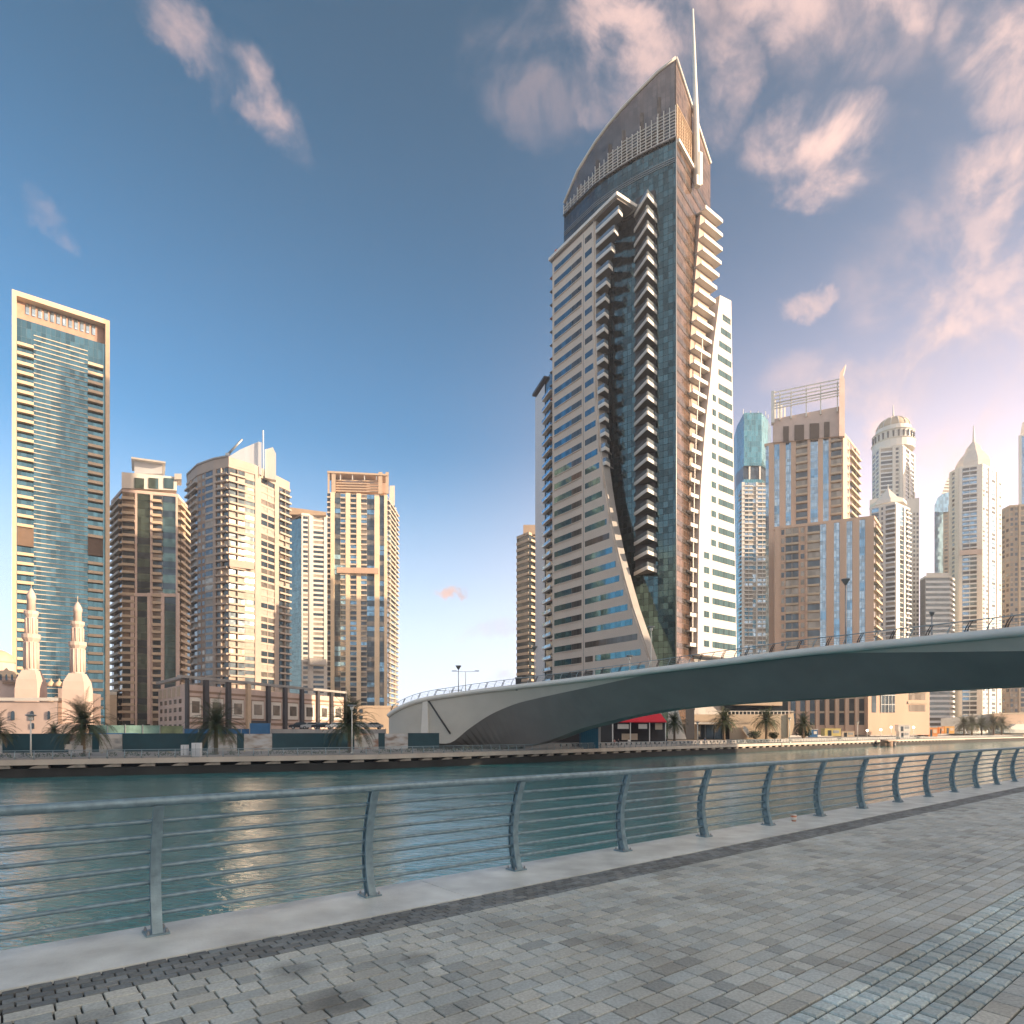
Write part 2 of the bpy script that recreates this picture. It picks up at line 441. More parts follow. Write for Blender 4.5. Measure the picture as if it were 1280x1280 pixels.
bluep = mat('blue_paint', (.02, .12, .28), .5, var=.15)
g_teal = glass('g_teal', (.085, .19, .25), .07, .88, gw=1.4, gh=3.3, line=(.06, .09, .10), lw=.07)
g_blue = glass('g_blue', (.26, .44, .58), .08, .85)
g_green = glass('g_green', (.16, .23, .21), .08, .8)
g_dark = glass('g_dark', (.10, .13, .15), .1, .7)
g_warm = glass('g_warm', (.32, .27, .22), .12, .6)
g_curt = mat('drawn_curtain', (.34, .31, .27), .6, var=.25, scale=.5)
g_main = glass('g_main', (.072, .135, .155), .10, .92, gw=1.35, gh=1.7, line=(.02, .035, .045), lw=.10, wob=.45, var=.5)
g_copper = glass('g_copper', (.31, .20, .15), .16, .72, gw=1.5, gh=1.7, line=(.05, .04, .035), lw=.12, wob=.5, var=.4)
g_teal2 = glass('g_teal_bright', (.17, .42, .46), .08, .85, gw=1.6, gh=4, line=(.12, .2, .22), lw=.12)
g_bronze = glass('g_bronze', (.22, .18, .155), .12, .8, gw=1.3, gh=1.6, line=(.03, .03, .035), lw=.12, wob=.5, var=.4)
g_azure = glass('g_azure', (.46, .57, .64), .06, .9, gw=1.2, gh=1.7, line=(.12, .16, .2), lw=.08)

Mc = dict(wall=cream_dk, pier=cream, bal=cream, win=[g_dark, g_dark, g_warm, g_curt], rail=cream)
Mw = dict(wall=cream, pier=white, bal=white, win=[g_dark, g_blue, g_dark, g_curt], rail=white)

# ================================================================== THE GROUND, THE CANAL
WZ = -3.95                                   # water level
FG = -1.9                                   # far promenade
BG = -.3                                    # land behind it
asph = mat('paved_land', (.20, .18, .16), .9, var=.2, scale=.05)
bankL = [(-900, -280), (-250, -6), (-59, 74), (-19, 91), (0, 107), (37, 141), (83, 184), (140, 236), (280, 350), (900, 900)]
def near_line(x): return 7.32 + .8083 * x   # the edge of the near quay in plan
def offset(line, d):
    out = []
    for i, p in enumerate(line):
        a = line[max(i - 1, 0)]; b = line[min(i + 1, len(line) - 1)]
        t = Vector((b[0] - a[0], b[1] - a[1])).normalized(); out.append((p[0] - t.y * d, p[1] + t.x * d))
    return out
def strip(mb, la, lb, z, m):
    for i in range(len(la) - 1): mb.poly([(*la[i], z), (*la[i + 1], z), (*lb[i + 1], z), (*lb[i], z)], m)

def water_material():
    m, nt, b = _new('canal_water'); N, L = nt.nodes, nt.links
    b.inputs['Base Color'].default_value = (.035, .21, .225, 1); b.inputs['Roughness'].default_value = .10; b.inputs['IOR'].default_value = 1.42
    b.inputs['Specular IOR Level'].default_value = .9
    tc = N.new('ShaderNodeTexCoord'); mp = N.new('ShaderNodeMapping'); mp.inputs['Rotation'].default_value = (0, 0, R(20)); mp.inputs['Scale'].default_value = (.55, 1.0, 1)
    L.new(tc.outputs['Object'], mp.inputs[0])
    n1 = N.new('ShaderNodeTexNoise'); n1.inputs['Scale'].default_value = 3.2; n1.inputs['Detail'].default_value = 5; n1.inputs['Distortion'].default_value = .6; L.new(mp.outputs[0], n1.inputs[0])
    n2 = N.new('ShaderNodeTexNoise'); n2.inputs['Scale'].default_value = .22; n2.inputs['Detail'].default_value = 2; L.new(mp.outputs[0], n2.inputs[0])
    b1 = N.new('ShaderNodeBump'); b1.inputs['Strength'].default_value = .6; b1.inputs['Distance'].default_value = .07; L.new(n1.outputs[0], b1.inputs['Height'])
    b2 = N.new('ShaderNodeBump'); b2.inputs['Strength'].default_value = .4; b2.inputs['Distance'].default_value = .5; L.new(n2.outputs[0], b2.inputs['Height'])
    L.new(b1.outputs[0], b2.inputs['Normal']); L.new(b2.outputs[0], b.inputs['Normal'])
    return m
waterm = water_material()
m = MB(); m.poly([(-1500, -1300, WZ), (1600, -1300, WZ), (1600, 1600, WZ), (-1500, 1600, WZ)], waterm); struct(m, 'canal_water')
# land beyond the far promenade, out to the horizon
land_edge = offset(bankL, 30)
m = MB()
far = [(-6000, 2000)] + [(x * 7, 7000) for _, (x, y) in enumerate(land_edge[1:-1])] + [(6000, 7000)]
m.poly([(*p, BG) for p in land_edge] + [(9000, 2500, BG), (9000, 9000, BG), (-9000, 9000, BG), (-9000, -300, BG)], asph)
struct(m, 'ground')
m = MB()
for i in range(len(land_edge) - 1):
    a, b = land_edge[i], land_edge[i + 1]
    m.poly([(*a, FG), (*b, FG), (*b, BG), (*a, BG)], greyc)
struct(m, 'terrace_edge')
pavf = mat('far_paving', (.30, .27, .24), .85, var=.12, scale=.5)
m = MB(); strip(m, bankL, land_edge, FG, pavf); struct(m, 'far_promenade')
TG = -1.0
rb = [(8, 114.5)] + bankL[5:]
m = MB(); ta, tb = offset(rb, 9), offset(rb, 30.2); strip(m, ta, tb, TG, pavf)
for i in range(len(ta) - 1): m.poly([(*ta[i], FG), (*ta[i + 1], FG), (*ta[i + 1], TG), (*ta[i], TG)], greyc)
struct(m, 'upper_terrace')
# far quay: slab edge, dark recess under it, pale rubble pads
quayl = mat('quay_slab', (.52, .46, .40), .8, var=.14, scale=.4, streak=False, bump=.2)
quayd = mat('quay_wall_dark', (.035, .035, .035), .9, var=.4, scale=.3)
m = MB()
o1, o2 = offset(bankL, -.02), offset(bankL, .35)
for i in range(len(bankL) - 1):
    a, b = o1[i], o1[i + 1]
    m.poly([(*a, FG - .58), (*b, FG - .58), (*b, FG + .05), (*a, FG + .05)], quayl)
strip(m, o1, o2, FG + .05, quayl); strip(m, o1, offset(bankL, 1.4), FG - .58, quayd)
struct(m, 'quay_slab')
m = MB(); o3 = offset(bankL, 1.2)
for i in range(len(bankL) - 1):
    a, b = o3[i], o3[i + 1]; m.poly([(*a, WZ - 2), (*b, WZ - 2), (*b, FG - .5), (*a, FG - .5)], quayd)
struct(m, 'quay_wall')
# along-the-bank walker
def walk(line, step, s0=0, s1=1e9):
    s = 0
    out = []
    nxt = s0
    for i in range(len(line) - 1):
        a, b = Vector(line[i]), Vector(line[i + 1]); ln = (b - a).length; t = (b - a) / ln
        while nxt <= s + ln and nxt <= s1:
            out.append((a + t * (nxt - s), t)); nxt += step
        s += ln
    return out
vis = [(-66, 71), (-19, 91), (0, 107), (37, 141), (83, 184), (140, 236), (280, 350)]
root = empty('quay_brackets', (0, 107, FG), 'row of pale stone brackets under the far quay slab', 'quay brackets')
k = 0
for p, t in walk([(-66, 71.0)] + vis[1:], 3.7):
    if k >= 95: break
    m = MB(); n = Vector((-t.y, t.x)); u = t
    pts = []
    for (a, z) in ((-.95, -.98), (1.0, -.98), (.95, -.6), (.1, -.6), (-.6, -.78)):
        q = p + u * a + n * .1; pts.append((q.x, q.y, FG + z))
    m.extrude(pts, (n.x * 1.05, n.y * 1.05, 0), mat('pad_stone', (.33, .29, .25), .9, var=.3, scale=1.5, bump=.4))
    m.build('bracket', root); k += 1
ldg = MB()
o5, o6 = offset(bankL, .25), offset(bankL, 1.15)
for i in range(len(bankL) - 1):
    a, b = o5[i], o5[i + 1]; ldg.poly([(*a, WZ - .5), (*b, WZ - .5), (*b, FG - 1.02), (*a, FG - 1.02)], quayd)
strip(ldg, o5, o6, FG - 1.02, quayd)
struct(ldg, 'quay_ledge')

# near quay ----------------------------------------------------------------
RD = Vector((.7776, .6288)); RN = Vector((-.6288, .7776))     # along the railing, and from the walkway towards the water
def WP(s, D, z=0): q = RD * s + RN * D; return (q.x, q.y, z)  # s metres along, D metres from the eye towards the water
def paver_mat(name, c, cj):
    m, nt, b = _new(name); N, L = nt.nodes, nt.links
    at = N.new('ShaderNodeAttribute'); at.attribute_name = 'var'
    tc = N.new('ShaderNodeTexCoord')
    n = N.new('ShaderNodeTexNoise'); n.inputs['Scale'].default_value = 55; n.inputs['Detail'].default_value = 6; L.new(tc.outputs['Object'], n.inputs[0])
    n2 = N.new('ShaderNodeTexNoise'); n2.inputs['Scale'].default_value = .8; n2.inputs['Detail'].default_value = 7; n2.inputs['Roughness'].default_value = .62; L.new(tc.outputs['Object'], n2.inputs[0])
    r = N.new('ShaderNodeMapRange'); L.new(n.outputs['Fac'], r.inputs[0]); r.inputs[1].default_value = .3; r.inputs[2].default_value = .7; r.inputs[3].default_value = .78; r.inputs[4].default_value = 1.2
    r2 = N.new('ShaderNodeMapRange'); L.new(n2.outputs['Fac'], r2.inputs[0]); r2.inputs[1].default_value = .40; r2.inputs[2].default_value = .56; r2.inputs[3].default_value = .80; r2.inputs[4].default_value = 1.04
    # old spill stains round three spots
    acc = r2.outputs[0]
    for (sx, sy, rr, dk) in STAINS:
        q = N.new('ShaderNodeVectorMath'); q.operation = 'DISTANCE'; 
        nw = N.new('ShaderNodeVectorMath'); nw.operation = 'SCALE'; L.new(n2.outputs['Color'], nw.inputs[0]); nw.inputs['Scale'].default_value = rr * 2.6
        ad = N.new('ShaderNodeVectorMath'); L.new(tc.outputs['Object'], ad.inputs[0]); L.new(nw.outputs[0], ad.inputs[1])
        L.new(ad.outputs[0], q.inputs[0]); p = WP(sx, sy); q.inputs[1].default_value = (p[0] + rr * 1.3, p[1] + rr * 1.3, rr * 1.3)
        rr_ = N.new('ShaderNodeMapRange'); L.new(q.outputs['Value'], rr_.inputs[0]); rr_.inputs[1].default_value = rr * .55; rr_.inputs[2].default_value = rr; rr_.inputs[3].default_value = dk; rr_.inputs[4].default_value = 1
        mu = N.new('ShaderNodeMath'); mu.operation = 'MULTIPLY'; L.new(acc, mu.inputs[0]); L.new(rr_.outputs[0], mu.inputs[1]); acc = mu.outputs[0]
    mu = N.new('ShaderNodeMath'); mu.operation = 'MULTIPLY'; L.new(r.outputs[0], mu.inputs[0]); L.new(acc, mu.inputs[1])
    x = N.new('ShaderNodeVectorMath'); x.operation = 'MULTIPLY'; x.inputs[0].default_value = c; L.new(at.outputs['Color'], x.inputs[1])
    y = N.new('ShaderNodeVectorMath'); y.operation = 'SCALE'; L.new(x.outputs[0], y.inputs[0]); L.new(mu.outputs[0], y.inputs['Scale'])
    L.new(y.outputs[0], b.inputs['Base Color']); b.inputs['Roughness'].default_value = .62
    bp = N.new('ShaderNodeBump'); bp.inputs['Strength'].default_value = .35; bp.inputs['Distance'].default_value = .004; L.new(n.outputs['Fac'], bp.inputs['Height'])
    L.new(bp.outputs[0], b.inputs['Normal'])
    return m
STAINS = [(1.64, 3.64, .22, .62), (1.35, 3.5, .34, .78), (1.55, 4.25, .2, .6), (.4, 4.2, .3, .7), (3.6, 3.3, .22, .75), (2.3, 3.9, .16, .6), (.9, 3.15, .2, .7)]
pav1 = paver_mat('grey_paver', (.44, .475, .445), 0)
pav2 = paver_mat('dark_paver', (.16, .18, .18), 0)
pav3 = paver_mat('blue_grey_sett', (.42, .50, .49), 0)
joint = mat('joint_sand', (.05, .05, .048), .95, var=.3, scale=3)
m = MB()
nl = [WP(-700, 5.9), WP(900, 5.9), WP(900, -900), WP(-700, -900)]
m.poly([(x, y, -.019) for x, y, z in reversed(nl)], joint)
m.poly([(*WP(-700, 5.9)[:2], WZ - 2), (*WP(900, 5.9)[:2], WZ - 2), (*WP(900, 5.9)[:2], -.03), (*WP(-700, 5.9)[:2], -.03)], quayl)
struct(m, 'near_quay')
m = MB(); m.poly([(x, y, -.004) for x, y, z in reversed([WP(-700, 5.0), WP(-40, 5.0), WP(-40, -900), WP(-700, -900)])], mat('far_walk', (.17, .17, .16), .85, var=.15, scale=2))
m.poly([(x, y, -.004) for x, y, z in reversed([WP(60, 5.0), WP(900, 5.0), WP(900, -900), WP(60, -900)])], MATS['far_walk'])
m.poly([(x, y, -.004) for x, y, z in reversed([WP(34, 1.2), WP(60, 1.2), WP(60, -6), WP(34, -6)])], MATS['far_walk'])
m.poly([(x, y, -.004) for x, y, z in reversed([WP(26.2, 1.2), WP(34, 1.2), WP(34, -6), WP(26.2, -6)])], MATS['far_walk'])
m.poly([(x, y, -.004) for x, y, z in reversed([WP(34.5, 5.0), WP(60, 5.0), WP(60, 1.2), WP(34.5, 1.2)])], MATS['far_walk'])
m.poly([(x, y, -.004) for x, y, z in reversed([WP(-40, -6), WP(60, -6), WP(60, -900), WP(-40, -900)])], MATS['far_walk'])
struct(m, 'promenade_beyond')
def paver(mb, s0, s1, d0, d1, mt_, col, gap=.0055, h=.0, ch=.004, cg=None):
    cg = gap if cg is None else cg; s0 += cg; s1 -= cg; d0 += gap; d1 -= gap
    tilt = [random.uniform(-.0012, .0012) + h for _ in range(4)]
    mb.col = col
    b = len(mb.v)
    for (a, d) in ((s0, d0), (s1, d0), (s1, d1), (s0, d1)): mb.v.append(WP(a, d, -.028))
    for (a, d) in ((s0, d0), (s1, d0), (s1, d1), (s0, d1)): mb.v.append(WP(a, d, -ch))
    for k_, (a, d) in enumerate(((s0 + ch, d0 + ch), (s1 - ch, d0 + ch), (s1 - ch, d1 - ch), (s0 + ch, d1 - ch))): mb.v.append(WP(a, d, tilt[k_]))
    for r_ in (0, 4):
        for q in range(4):
            j = (q + 1) % 4; mb.face([b + r_ + q, b + r_ + j, b + r_ + 4 + j, b + r_ + 4 + q], mt_)
    mb.face([b + 8, b + 9, b + 10, b + 11], mt_)
def shade(lo, hi, warm=.04):
    v = random.uniform(lo, hi); w = random.uniform(-warm, warm); return (v * (1 + w), v, v * (1 - w), 1)
m = MB(); d = 4.61; row = 0
while d > 1.95:
    w = .133; s = -4 - random.random() * .3
    smax = 34
    while s < smax:
        ln = random.choice((.13, .18, .18, .24, .24))
        v = random.random(); col = shade(.66, .78) if v < .12 else shade(.86, 1.12)
        paver(m, s, s + ln, d - w, d, pav1, col); s += ln
    d -= w; row += 1
dend = d
m.build('promenade_paving', vcol=True)['kind'] = 'structure'
m = MB(); d = 5.02; row = 0
for row in range(5):
    w = .082; s = -4 - (row % 2) * .065
    while s < 34:
        paver(m, s, s + .13, d - w, d, pav2, shade(.7, 1.35), gap=.005, h=random.uniform(-.002, .001)); s += .13
    d -= w
m.build('dark_paver_band', vcol=True)['kind'] = 'structure'
m = MB(); d = dend; row = 0
for row in range(6):       # rough cobble strip
    w = .108; s = -3 - random.random() * .1
    while s < 32:
        l = random.uniform(.10, .17); c = shade(.8, 1.3); g = .0095 if row in (0, 1, 2, 3, 4) else .004
        paver(m, s, s + l, d - w, d, pav3, c, gap=.006, cg=.009, h=random.uniform(-.003, .002), ch=.010); s += l
    d -= w
m.build('cobble_strip', vcol=True)['kind'] = 'structure'
m = MB(); row = 0
while d > -6:
    w = .15; s = -3 - (row % 2) * .12
    while s < 26:
        paver(m, s, s + .2, d - w, d, pav1, shade(.8, 1.15, .06)); s += .2
    d -= w; row += 1
m.build('inner_paving', vcol=True)['kind'] = 'structure'
# coping stones: long concrete slabs with open joints
coping = mat('coping_concrete', (.62, .66, .63), .40, var=.28, scale=2.2, bump=.25, bscale=40, detail=12)
coping.node_tree.nodes['Principled BSDF'].inputs['Specular IOR Level'].default_value = .6
m = MB(); s = -38.15 + 1.27 * 0; Lc = 4.15
s = 3.52 - Lc * 10
while s < 80:
    b = [WP(s + .004, 5.024), WP(s + Lc - .004, 5.024), WP(s + Lc - .004, 5.93), WP(s + .004, 5.93)]
    m.hexa([(x, y, -.45) for x, y, z in b] + [(x, y, .006) for x, y, z in b], coping); s += Lc
struct(m, 'coping')

# near railing ---------------------------------------------------------------
def bow(t): return .085 * math.sin(math.pi * min(t, 1.0) ** .9) - .075 * t ** 2      # bulge to the water, top leaning back over the walk
HR = 1.05
rl = empty('promenade_railing', WP(5, 5.66), 'blue grey steel railing with seven rails and bowed posts along the near quay', 'railing')
SP, S0 = 1.83, None
p0 = Vector((-2.79, 5.02)); S0 = p0.dot(RD)
def rail_tube(D, z, r, seg=8):
    m = MB(); m.tube([WP(-14, D, z), WP(3, D, z), WP(20, D, z), WP(40, D, z), WP(60, D, z)], r, railm, seg=seg); return m
for k in range(7):
    z = .15 + .1235 * k; m = rail_tube(5.66 + bow(z / HR) + .01, z, .0175); m.build('rail', rl)
m = rail_tube(5.66 + bow(1) - .005, HR, .037, 14); m.build('top_rail', rl)
for i in range(-6, 26):
    s = S0 + i * SP
    m = MB(); n = 14; ring = []
    for j in range(n + 1):
        t = j / n; z = .02 + t * (HR - .05); c = 5.66 + bow(t); dep = .062 - .022 * t
        ring.append((z, c, dep))
    for j in range(n):
        (za, ca, da), (zb_, cb_, db) = ring[j], ring[j + 1]
        for (hw, e0, e1) in ((.0375, -1.0, -.80), (.011, -.80, .80), (.028, .80, 1.0)):   # flange, web, back flange
            P0 = lambda ss, c, dp, e, z: WP(s + ss, c + dp * e, z)
            m.hexa([P0(-hw, ca, da, e0, za), P0(hw, ca, da, e0, za), P0(hw, ca, da, e1, za), P0(-hw, ca, da, e1, za),
                    P0(-hw, cb_, db, e0, zb_), P0(hw, cb_, db, e0, zb_), P0(hw, cb_, db, e1, zb_), P0(-hw, cb_, db, e1, zb_)], railm)
    post = m.build('post', rl)
    m = MB(); hw = .085
    m.hexa([WP(s - hw, 5.58, .007), WP(s + hw, 5.58, .007), WP(s + hw, 5.76, .007), WP(s - hw, 5.76, .007), WP(s - hw, 5.58, .022), WP(s + hw, 5.58, .022), WP(s + hw, 5.76, .022), WP(s - hw, 5.76, .022)], railm)
    m.build('base_plate', post)
    if -1 <= i < 9:
        for a in (-1, 1):
            for b_ in (-1, 1):
                m = MB(); q = WP(s + a * .065, 5.67 + b_ * .068); m.lathe([(.011, .0221), (.011, .04), (.006, .041), (.006, .052)], steel, 6, c=(q[0], q[1]), smooth=False); m.build('bolt', post)
        for k in range(7):
            z = .15 + .1235 * k; m = MB(); D_ = 5.66 + bow(z / HR) + .01
            m.tube([WP(s - .03, D_, z), WP(s + .03, D_, z)], .024, railm, 8); m.build('collar', post)

# ================================================================== THE LEFT SKYLINE
# tall glass tower in a cream frame
def left_glass_tower():
    A, B = P(15, 220), P(137, 237); zt = zy(363, 220); zb = BG
    T = Thing('glass_tower', ((A[0] + B[0]) / 2, (A[1] + B[1]) / 2 + 8, zb), 'tall teal glass tower in a cream frame behind the minarets', 'tower')
    F = Frame(A, B); L = F.L; px = L / 122.
    D = -26
    m = T.new('curtain_wall'); m.fb(F, .5, L - .5, zb, zt - 8.2, D, -1.2, g_teal)
    for (a, b, nm) in ((0, 1.25, 0), (L - 1.35, L, 0)):
        m = T.new('frame'); m.fb(F, a, b, zb, zt, D, .9, gold)
    m = T.new('frame'); m.fb(F, 1.253, L - 1.353, zt - 1.7, zt, D, .9, gold)
    m = T.new('loggia_wall'); m.fb(F, 1.26, L - 1.36, zt - 8.15, zt - 1.703, D + 1, -2.2, mat('loggia_brown', (.38, .24, .18), .8))
    for i in range(12):
        a = L * (.13 + .062 * i); m = T.new('opening'); m.fb(F, a, a + L * .036, zt - 5.6, zt - 1.9, -2.197, -1.9, g_azure)
    h = 3.3; nf = int((zt - 8.2 - zb) / h)
    for i in range(nf):
        z = zb + i * h
        for dz in (.2, h / 2 + .1):
            T.new('floor_line').fb(F, L * .21, L * .765, z + dz, z + dz + .27, -1.19, -1.0, mat('line_grey', (.56, .47, .37), .6))
        for (a, b) in ((L * .05, L * .21), (L * .765, L * .93)):
            if i in (20, 21):
                if i == 20: T.new('plant_screen').fb(F, a, b, z, z + 2 * h, -1.19, -.3, mat('plant_brown', (.15, .10, .07), .8))
                continue
            if i > nf - 2: continue
            m = T.new('balcony')
            m.fb(F, a, b, z - .15, z + .15, -1.19, .35, gold); m.fb(F, a, b, z + .153, z + .85, .22, .352, gold)
            T.new('window').fb(F, a + .2, b - .2, z + .5, z + h - .35, -1.19, -1.05, g_teal)
    T.finish()
left_glass_tower()

Mt2 = dict(wall=cream_dk, pier=pinkst, bal=cream, win=[g_green, g_green, g_dark], bwin=[g_dark, g_warm], rail=cream, band=g_green, pd=.5)
T = tower('apartment_tower', 'tan apartment tower with green glass strip and white penthouse block', [(140, 284), (153, 270), (222, 276), (234, 290)], 615, 3.15,
          [[('b', 1)], [('b', .22), ('p', .035), ('g', .23), ('p', .04), ('b', .17), ('g', .24), ('p', .03)], [('b', 1)]], Mt2, ref=1)
Z = 270
slab_px(T, 'upper_block', [(152, 590), (221, 596), (221, 613), (152, 610)], (153, 269.2, 222, 275.2), 18, white)
for x in (168, 186, 205):
    slab_px(T, 'upper_window', [(x, 597), (x + 12, 598), (x + 12, 611), (x, 610)], (153, 268.9, 222, 274.9), .25, g_green)
slab_px(T, 'penthouse', [(168, 574), (203, 578), (203, 592), (168, 592)], 276, 12, whitec)
slab_px(T, 'penthouse_roof', [(164, 571), (207, 577), (207, 579), (164, 573)], 274, 15, white)
slab_px(T, 'roof_box', [(218, 592), (227, 592), (227, 599), (218, 599)], 274, 8, white)
# solid stone piers below two thirds height
for x in (163, 184, 201, 220):
    slab_px(T, 'lower_pier', [(x, 741), (x + 4, 741), (x + 4, 905), (x, 905)], (153, 269.0, 222, 275.0), .9, pinkst)
slab_px(T, 'lower_band', [(153, 741), (222, 742), (222, 746), (153, 745)], (153, 269.2, 222, 275.2), .7, pinkst)
T.finish()

ZS = 1.25
Mt3 = dict(wall=brownst, pier=cream, bal=mat('taupe_render', (.43, .36, .30), .8, var=.1), win=[g_dark, g_warm, g_dark, g_dark, g_curt], rail=mat('taupe_render', (0, 0, 0)), bh=.8, bd=1.6)
Mt3['pier'] = mat('mushroom_render', (.40, .33, .28), .8, var=.1, scale=.2)
T = tower('corner_tower', 'brown tower of white banded balconies with a tall roof fin', [(234, 292), (247, 281), (267, 275), (286, 272), (318, 280), (362, 300)], 584, 3.85,
          [[('b', 1)], [('w', .5, 2), ('n', .5, 1)], [('p', .2), ('b', .8)], [('b', .62), ('r', .38)], [('p', .16), ('n', .38, 2), ('p', .12), ('b', .34)]], Mt3, ref=3)
T.new('cornice').prism([tuple(Vector(q) * 0.9985) for q in T.xy] + [(T.xy[-1][0] * 1.03, T.xy[-1][1] * 1.03), (T.xy[0][0] * 1.03, T.xy[0][1] * 1.03)], T.zt + 1.31, T.zt + 5.4, Mt3['pier'])
T.new('roof_edge').prism([tuple(Vector(q) + Vector((0, -1.0))) for q in T.xy[:4]] + [(T.xy[3][0] * 1.04, T.xy[3][1] * 1.04), (T.xy[0][0] * 1.03, T.xy[0][1] * 1.03)], T.zt + 5.403, T.zt + 6.2, greyc)
slab_px(T, 'roof_fin', [(284, 572), (300, 562), (323, 552), (327, 553), (327, 594), (318, 590), (300, 580)], 282, 5, whitec)
slab_px(T, 'roof_fin', [(331, 562), (341, 559), (345, 567), (345, 600), (331, 597)], 284, 4, white)
m = T.new('mast'); p = P(329, 281); m.tube([(p[0], p[1], zy(595, 281)), (p[0], p[1], zy(538, 281))], .32, whitem, 6)
for yb in (713,):
    slab_px(T, 'plant_floor', [(287, 698), (318, 703), (318, 712), (287, 708)], (286, 270.5, 318, 277.5), 1.0, Mt3['pier'])
T.finish()
ct = Thing('roof_crane', (*P(284, 284), zy(576, 284)), 'small grey jib crane on the brown tower roof', 'crane')
m = ct.new('mast'); m.tube([(*P(284, 284), zy(580, 284)), (*P(284, 284), zy(567, 284))], .5, steel, 6)
m = ct.new('jib'); m.tube([(*P(283, 284), zy(570, 284)), (*P(303, 283), zy(549, 283))], [.9, .6], steel, 4)
m = ct.new('cab'); q = P(285, 284); m.box(-1, 1, -1, 1, zy(572, 284), zy(567, 284), steel, c=q)
ct.finish()

ZS = 1.18
Mt4 = dict(wall=white, pier=white, bal=white, win=[g_dark, g_curt, g_dark], rail=white, bh=.8, band=g_green, gwin=[g_green])
T = tower('narrow_tower', 'narrow white tower with a green glass flank behind the brown tower', [(358, 352), (377, 338), (409, 342)], 644, 3.0,
          [[('g', 1)], [('w', .3, 1), ('p', .15), ('r', .42), ('p', .13)]], Mt4, ref=1)
slab_px(T, 'roof_band', [(362, 634), (408, 640), (408, 644), (362, 643)], 339, 10, cream)
slab_px(T, 'sky_box', [(387, 822), (408, 824), (408, 831), (387, 831)], 336, 3, white)
T.finish()

t5c = mat('pale_gold', (.78, .63, .45), .6, var=.08, scale=.2)
Mt5 = dict(wall=t5c, pier=t5c, bal=white, win=[g_dark, g_dark, g_blue, g_warm], rail=cream, band=g_dark, bh=.8, bd=1.3, pd=.9)
T = tower('gold_tower', 'sunlit gold and cream tower with four full height piers', [(409, 372), (484, 376), (490, 388), (497, 405)], 616, 3.5,
          [[('b', .06), ('P', .06), ('g', .10), ('b', .09), ('P', .07), ('b', .11), ('P', .07), ('b', .10), ('g', .13), ('P', .08), ('g', .08), ('p', .05)], [('b', 1)], [('b', 1)]], Mt5, ref=0, cap=False)
slab_px(T, 'crown_wall', [(414, 601), (484, 604), (484, 616), (414, 614)], 378, 12, salmon)
for i in range(5): slab_px(T, 'crown_slat', [(420, 599.5 + i * 3.3), (473, 600.8 + i * 3.3), (473, 602 + i * 3.3), (420, 600.8 + i * 3.3)], 374.5, .8, gold)
for x, w in ((409.5, 2.5), (414.5, 5), (473, 5), (482, 4)): slab_px(T, 'crown_post', [(x, 590), (x + w, 590), (x + w, 617), (x, 617)], 373, 1.2, gold)
for x in (425, 440, 455, 470): slab_px(T, 'crown_post', [(x, 592.5), (x + 1.3, 592.5), (x + 1.3, 600), (x, 600)], 373.4, .8, white)
slab_px(T, 'crown_beam', [(409, 588.5), (486, 592.5), (486, 594.5), (409, 590.8)], 372.6, 14, gold)
slab_px(T, 'side_crown', [(487, 607), (493.5, 607), (493.5, 632), (487, 630)], 388, 10, white)
slab_px(T, 'plant_floor', [(421, 709), (473, 710), (473, 717), (421, 716)], 371.2, 1.2, salmon)
T.finish()

ZS = 1.0
# podium with black piers in front of the left towers
def podium():
    a0, a1, a2 = P(198, 245), P(231, 215), P(432, 305)
    T = Thing('parking_podium', ((a1[0] + a2[0]) / 2, 255, BG), 'long pale podium with black piers and square framed grilles', 'building')
    zt = 17.2
    T.new('wall').prism([a0, a1, a2, (a2[0] - 18, a2[1] + 12), (a0[0] + 5, a0[1] + 25)], BG, zt, pinkst)
    F = Frame(a1, a2); L = F.L; dk = darkp
    xs = [231, 256, 284, 309, 334, 355, 376, 396, 413, 431]
    us = [(Vector(onplane(x, 880, a1, F.u)[:2]) - F.A).length for x in xs]
    for i, u in enumerate(us):
        T.new('black_pier').fb(F, max(0, u - .9), u + .9, BG, zt + 2.0, 0, 1.1, dk if i != 3 else gold)
    for i in range(len(us) - 1):
        a, b = us[i] + 1.0, us[i + 1] - 1.0; mid = (a + b) / 2; hw = (b - a) * .30
        T.new('dark_course').fb(F, a, b, 14.4, 15.2, 0, .12, brownst)
        T.new('dark_course').fb(F, a, b, 3.6, 4.6, 0, .12, brownst)
        T.new('dark_course').fb(F, a, b, 1.4, 2.2, 0, .12, brownst)
        fr = T.new('grille_frame'); fr.fb(F, mid - hw * 1.35, mid + hw * 1.35, 5.6, 13.4, 0, .15, brownst); fr.fb(F, mid - hw * 1.2, mid + hw * 1.2, 6.1, 12.9, .151, .3, white)
        T.new('grille').fb(F, mid - hw * .8, mid + hw * .8, 7.6, 11.6, .301, .42, g_warm)
        if i in (3,): T.new('garage_mouth').fb(F, a, b, BG, 5.4, .3, .6, darkp)
    T.new('roof_beam').fb(F, -2, L, zt + 1.9, zt + 2.9, -1.2, .8, greyc)
    F = Frame(a0, a1); L = F.L
    for r_ in range(4):
        for c_ in range(5): T.new('side_window').fb(F, L * (.08 + .18 * c_), L * (.17 + .18 * c_), 2.2 + r_ * 2.9, 3.7 + r_ * 2.9, 0, .06, g_dark)
    for c_ in range(5): T.new('louvre').fb(F, L * (.06 + .17 * c_), L * (.16 + .17 * c_), 13.4, 16.6, 0, .2, cream)
    T.new('roof_beam').fb(F, 0, L + 1, zt + 1.9, zt + 2.9, -1, .8, greyc)
    T.finish()
podium()
ZS = 1.0
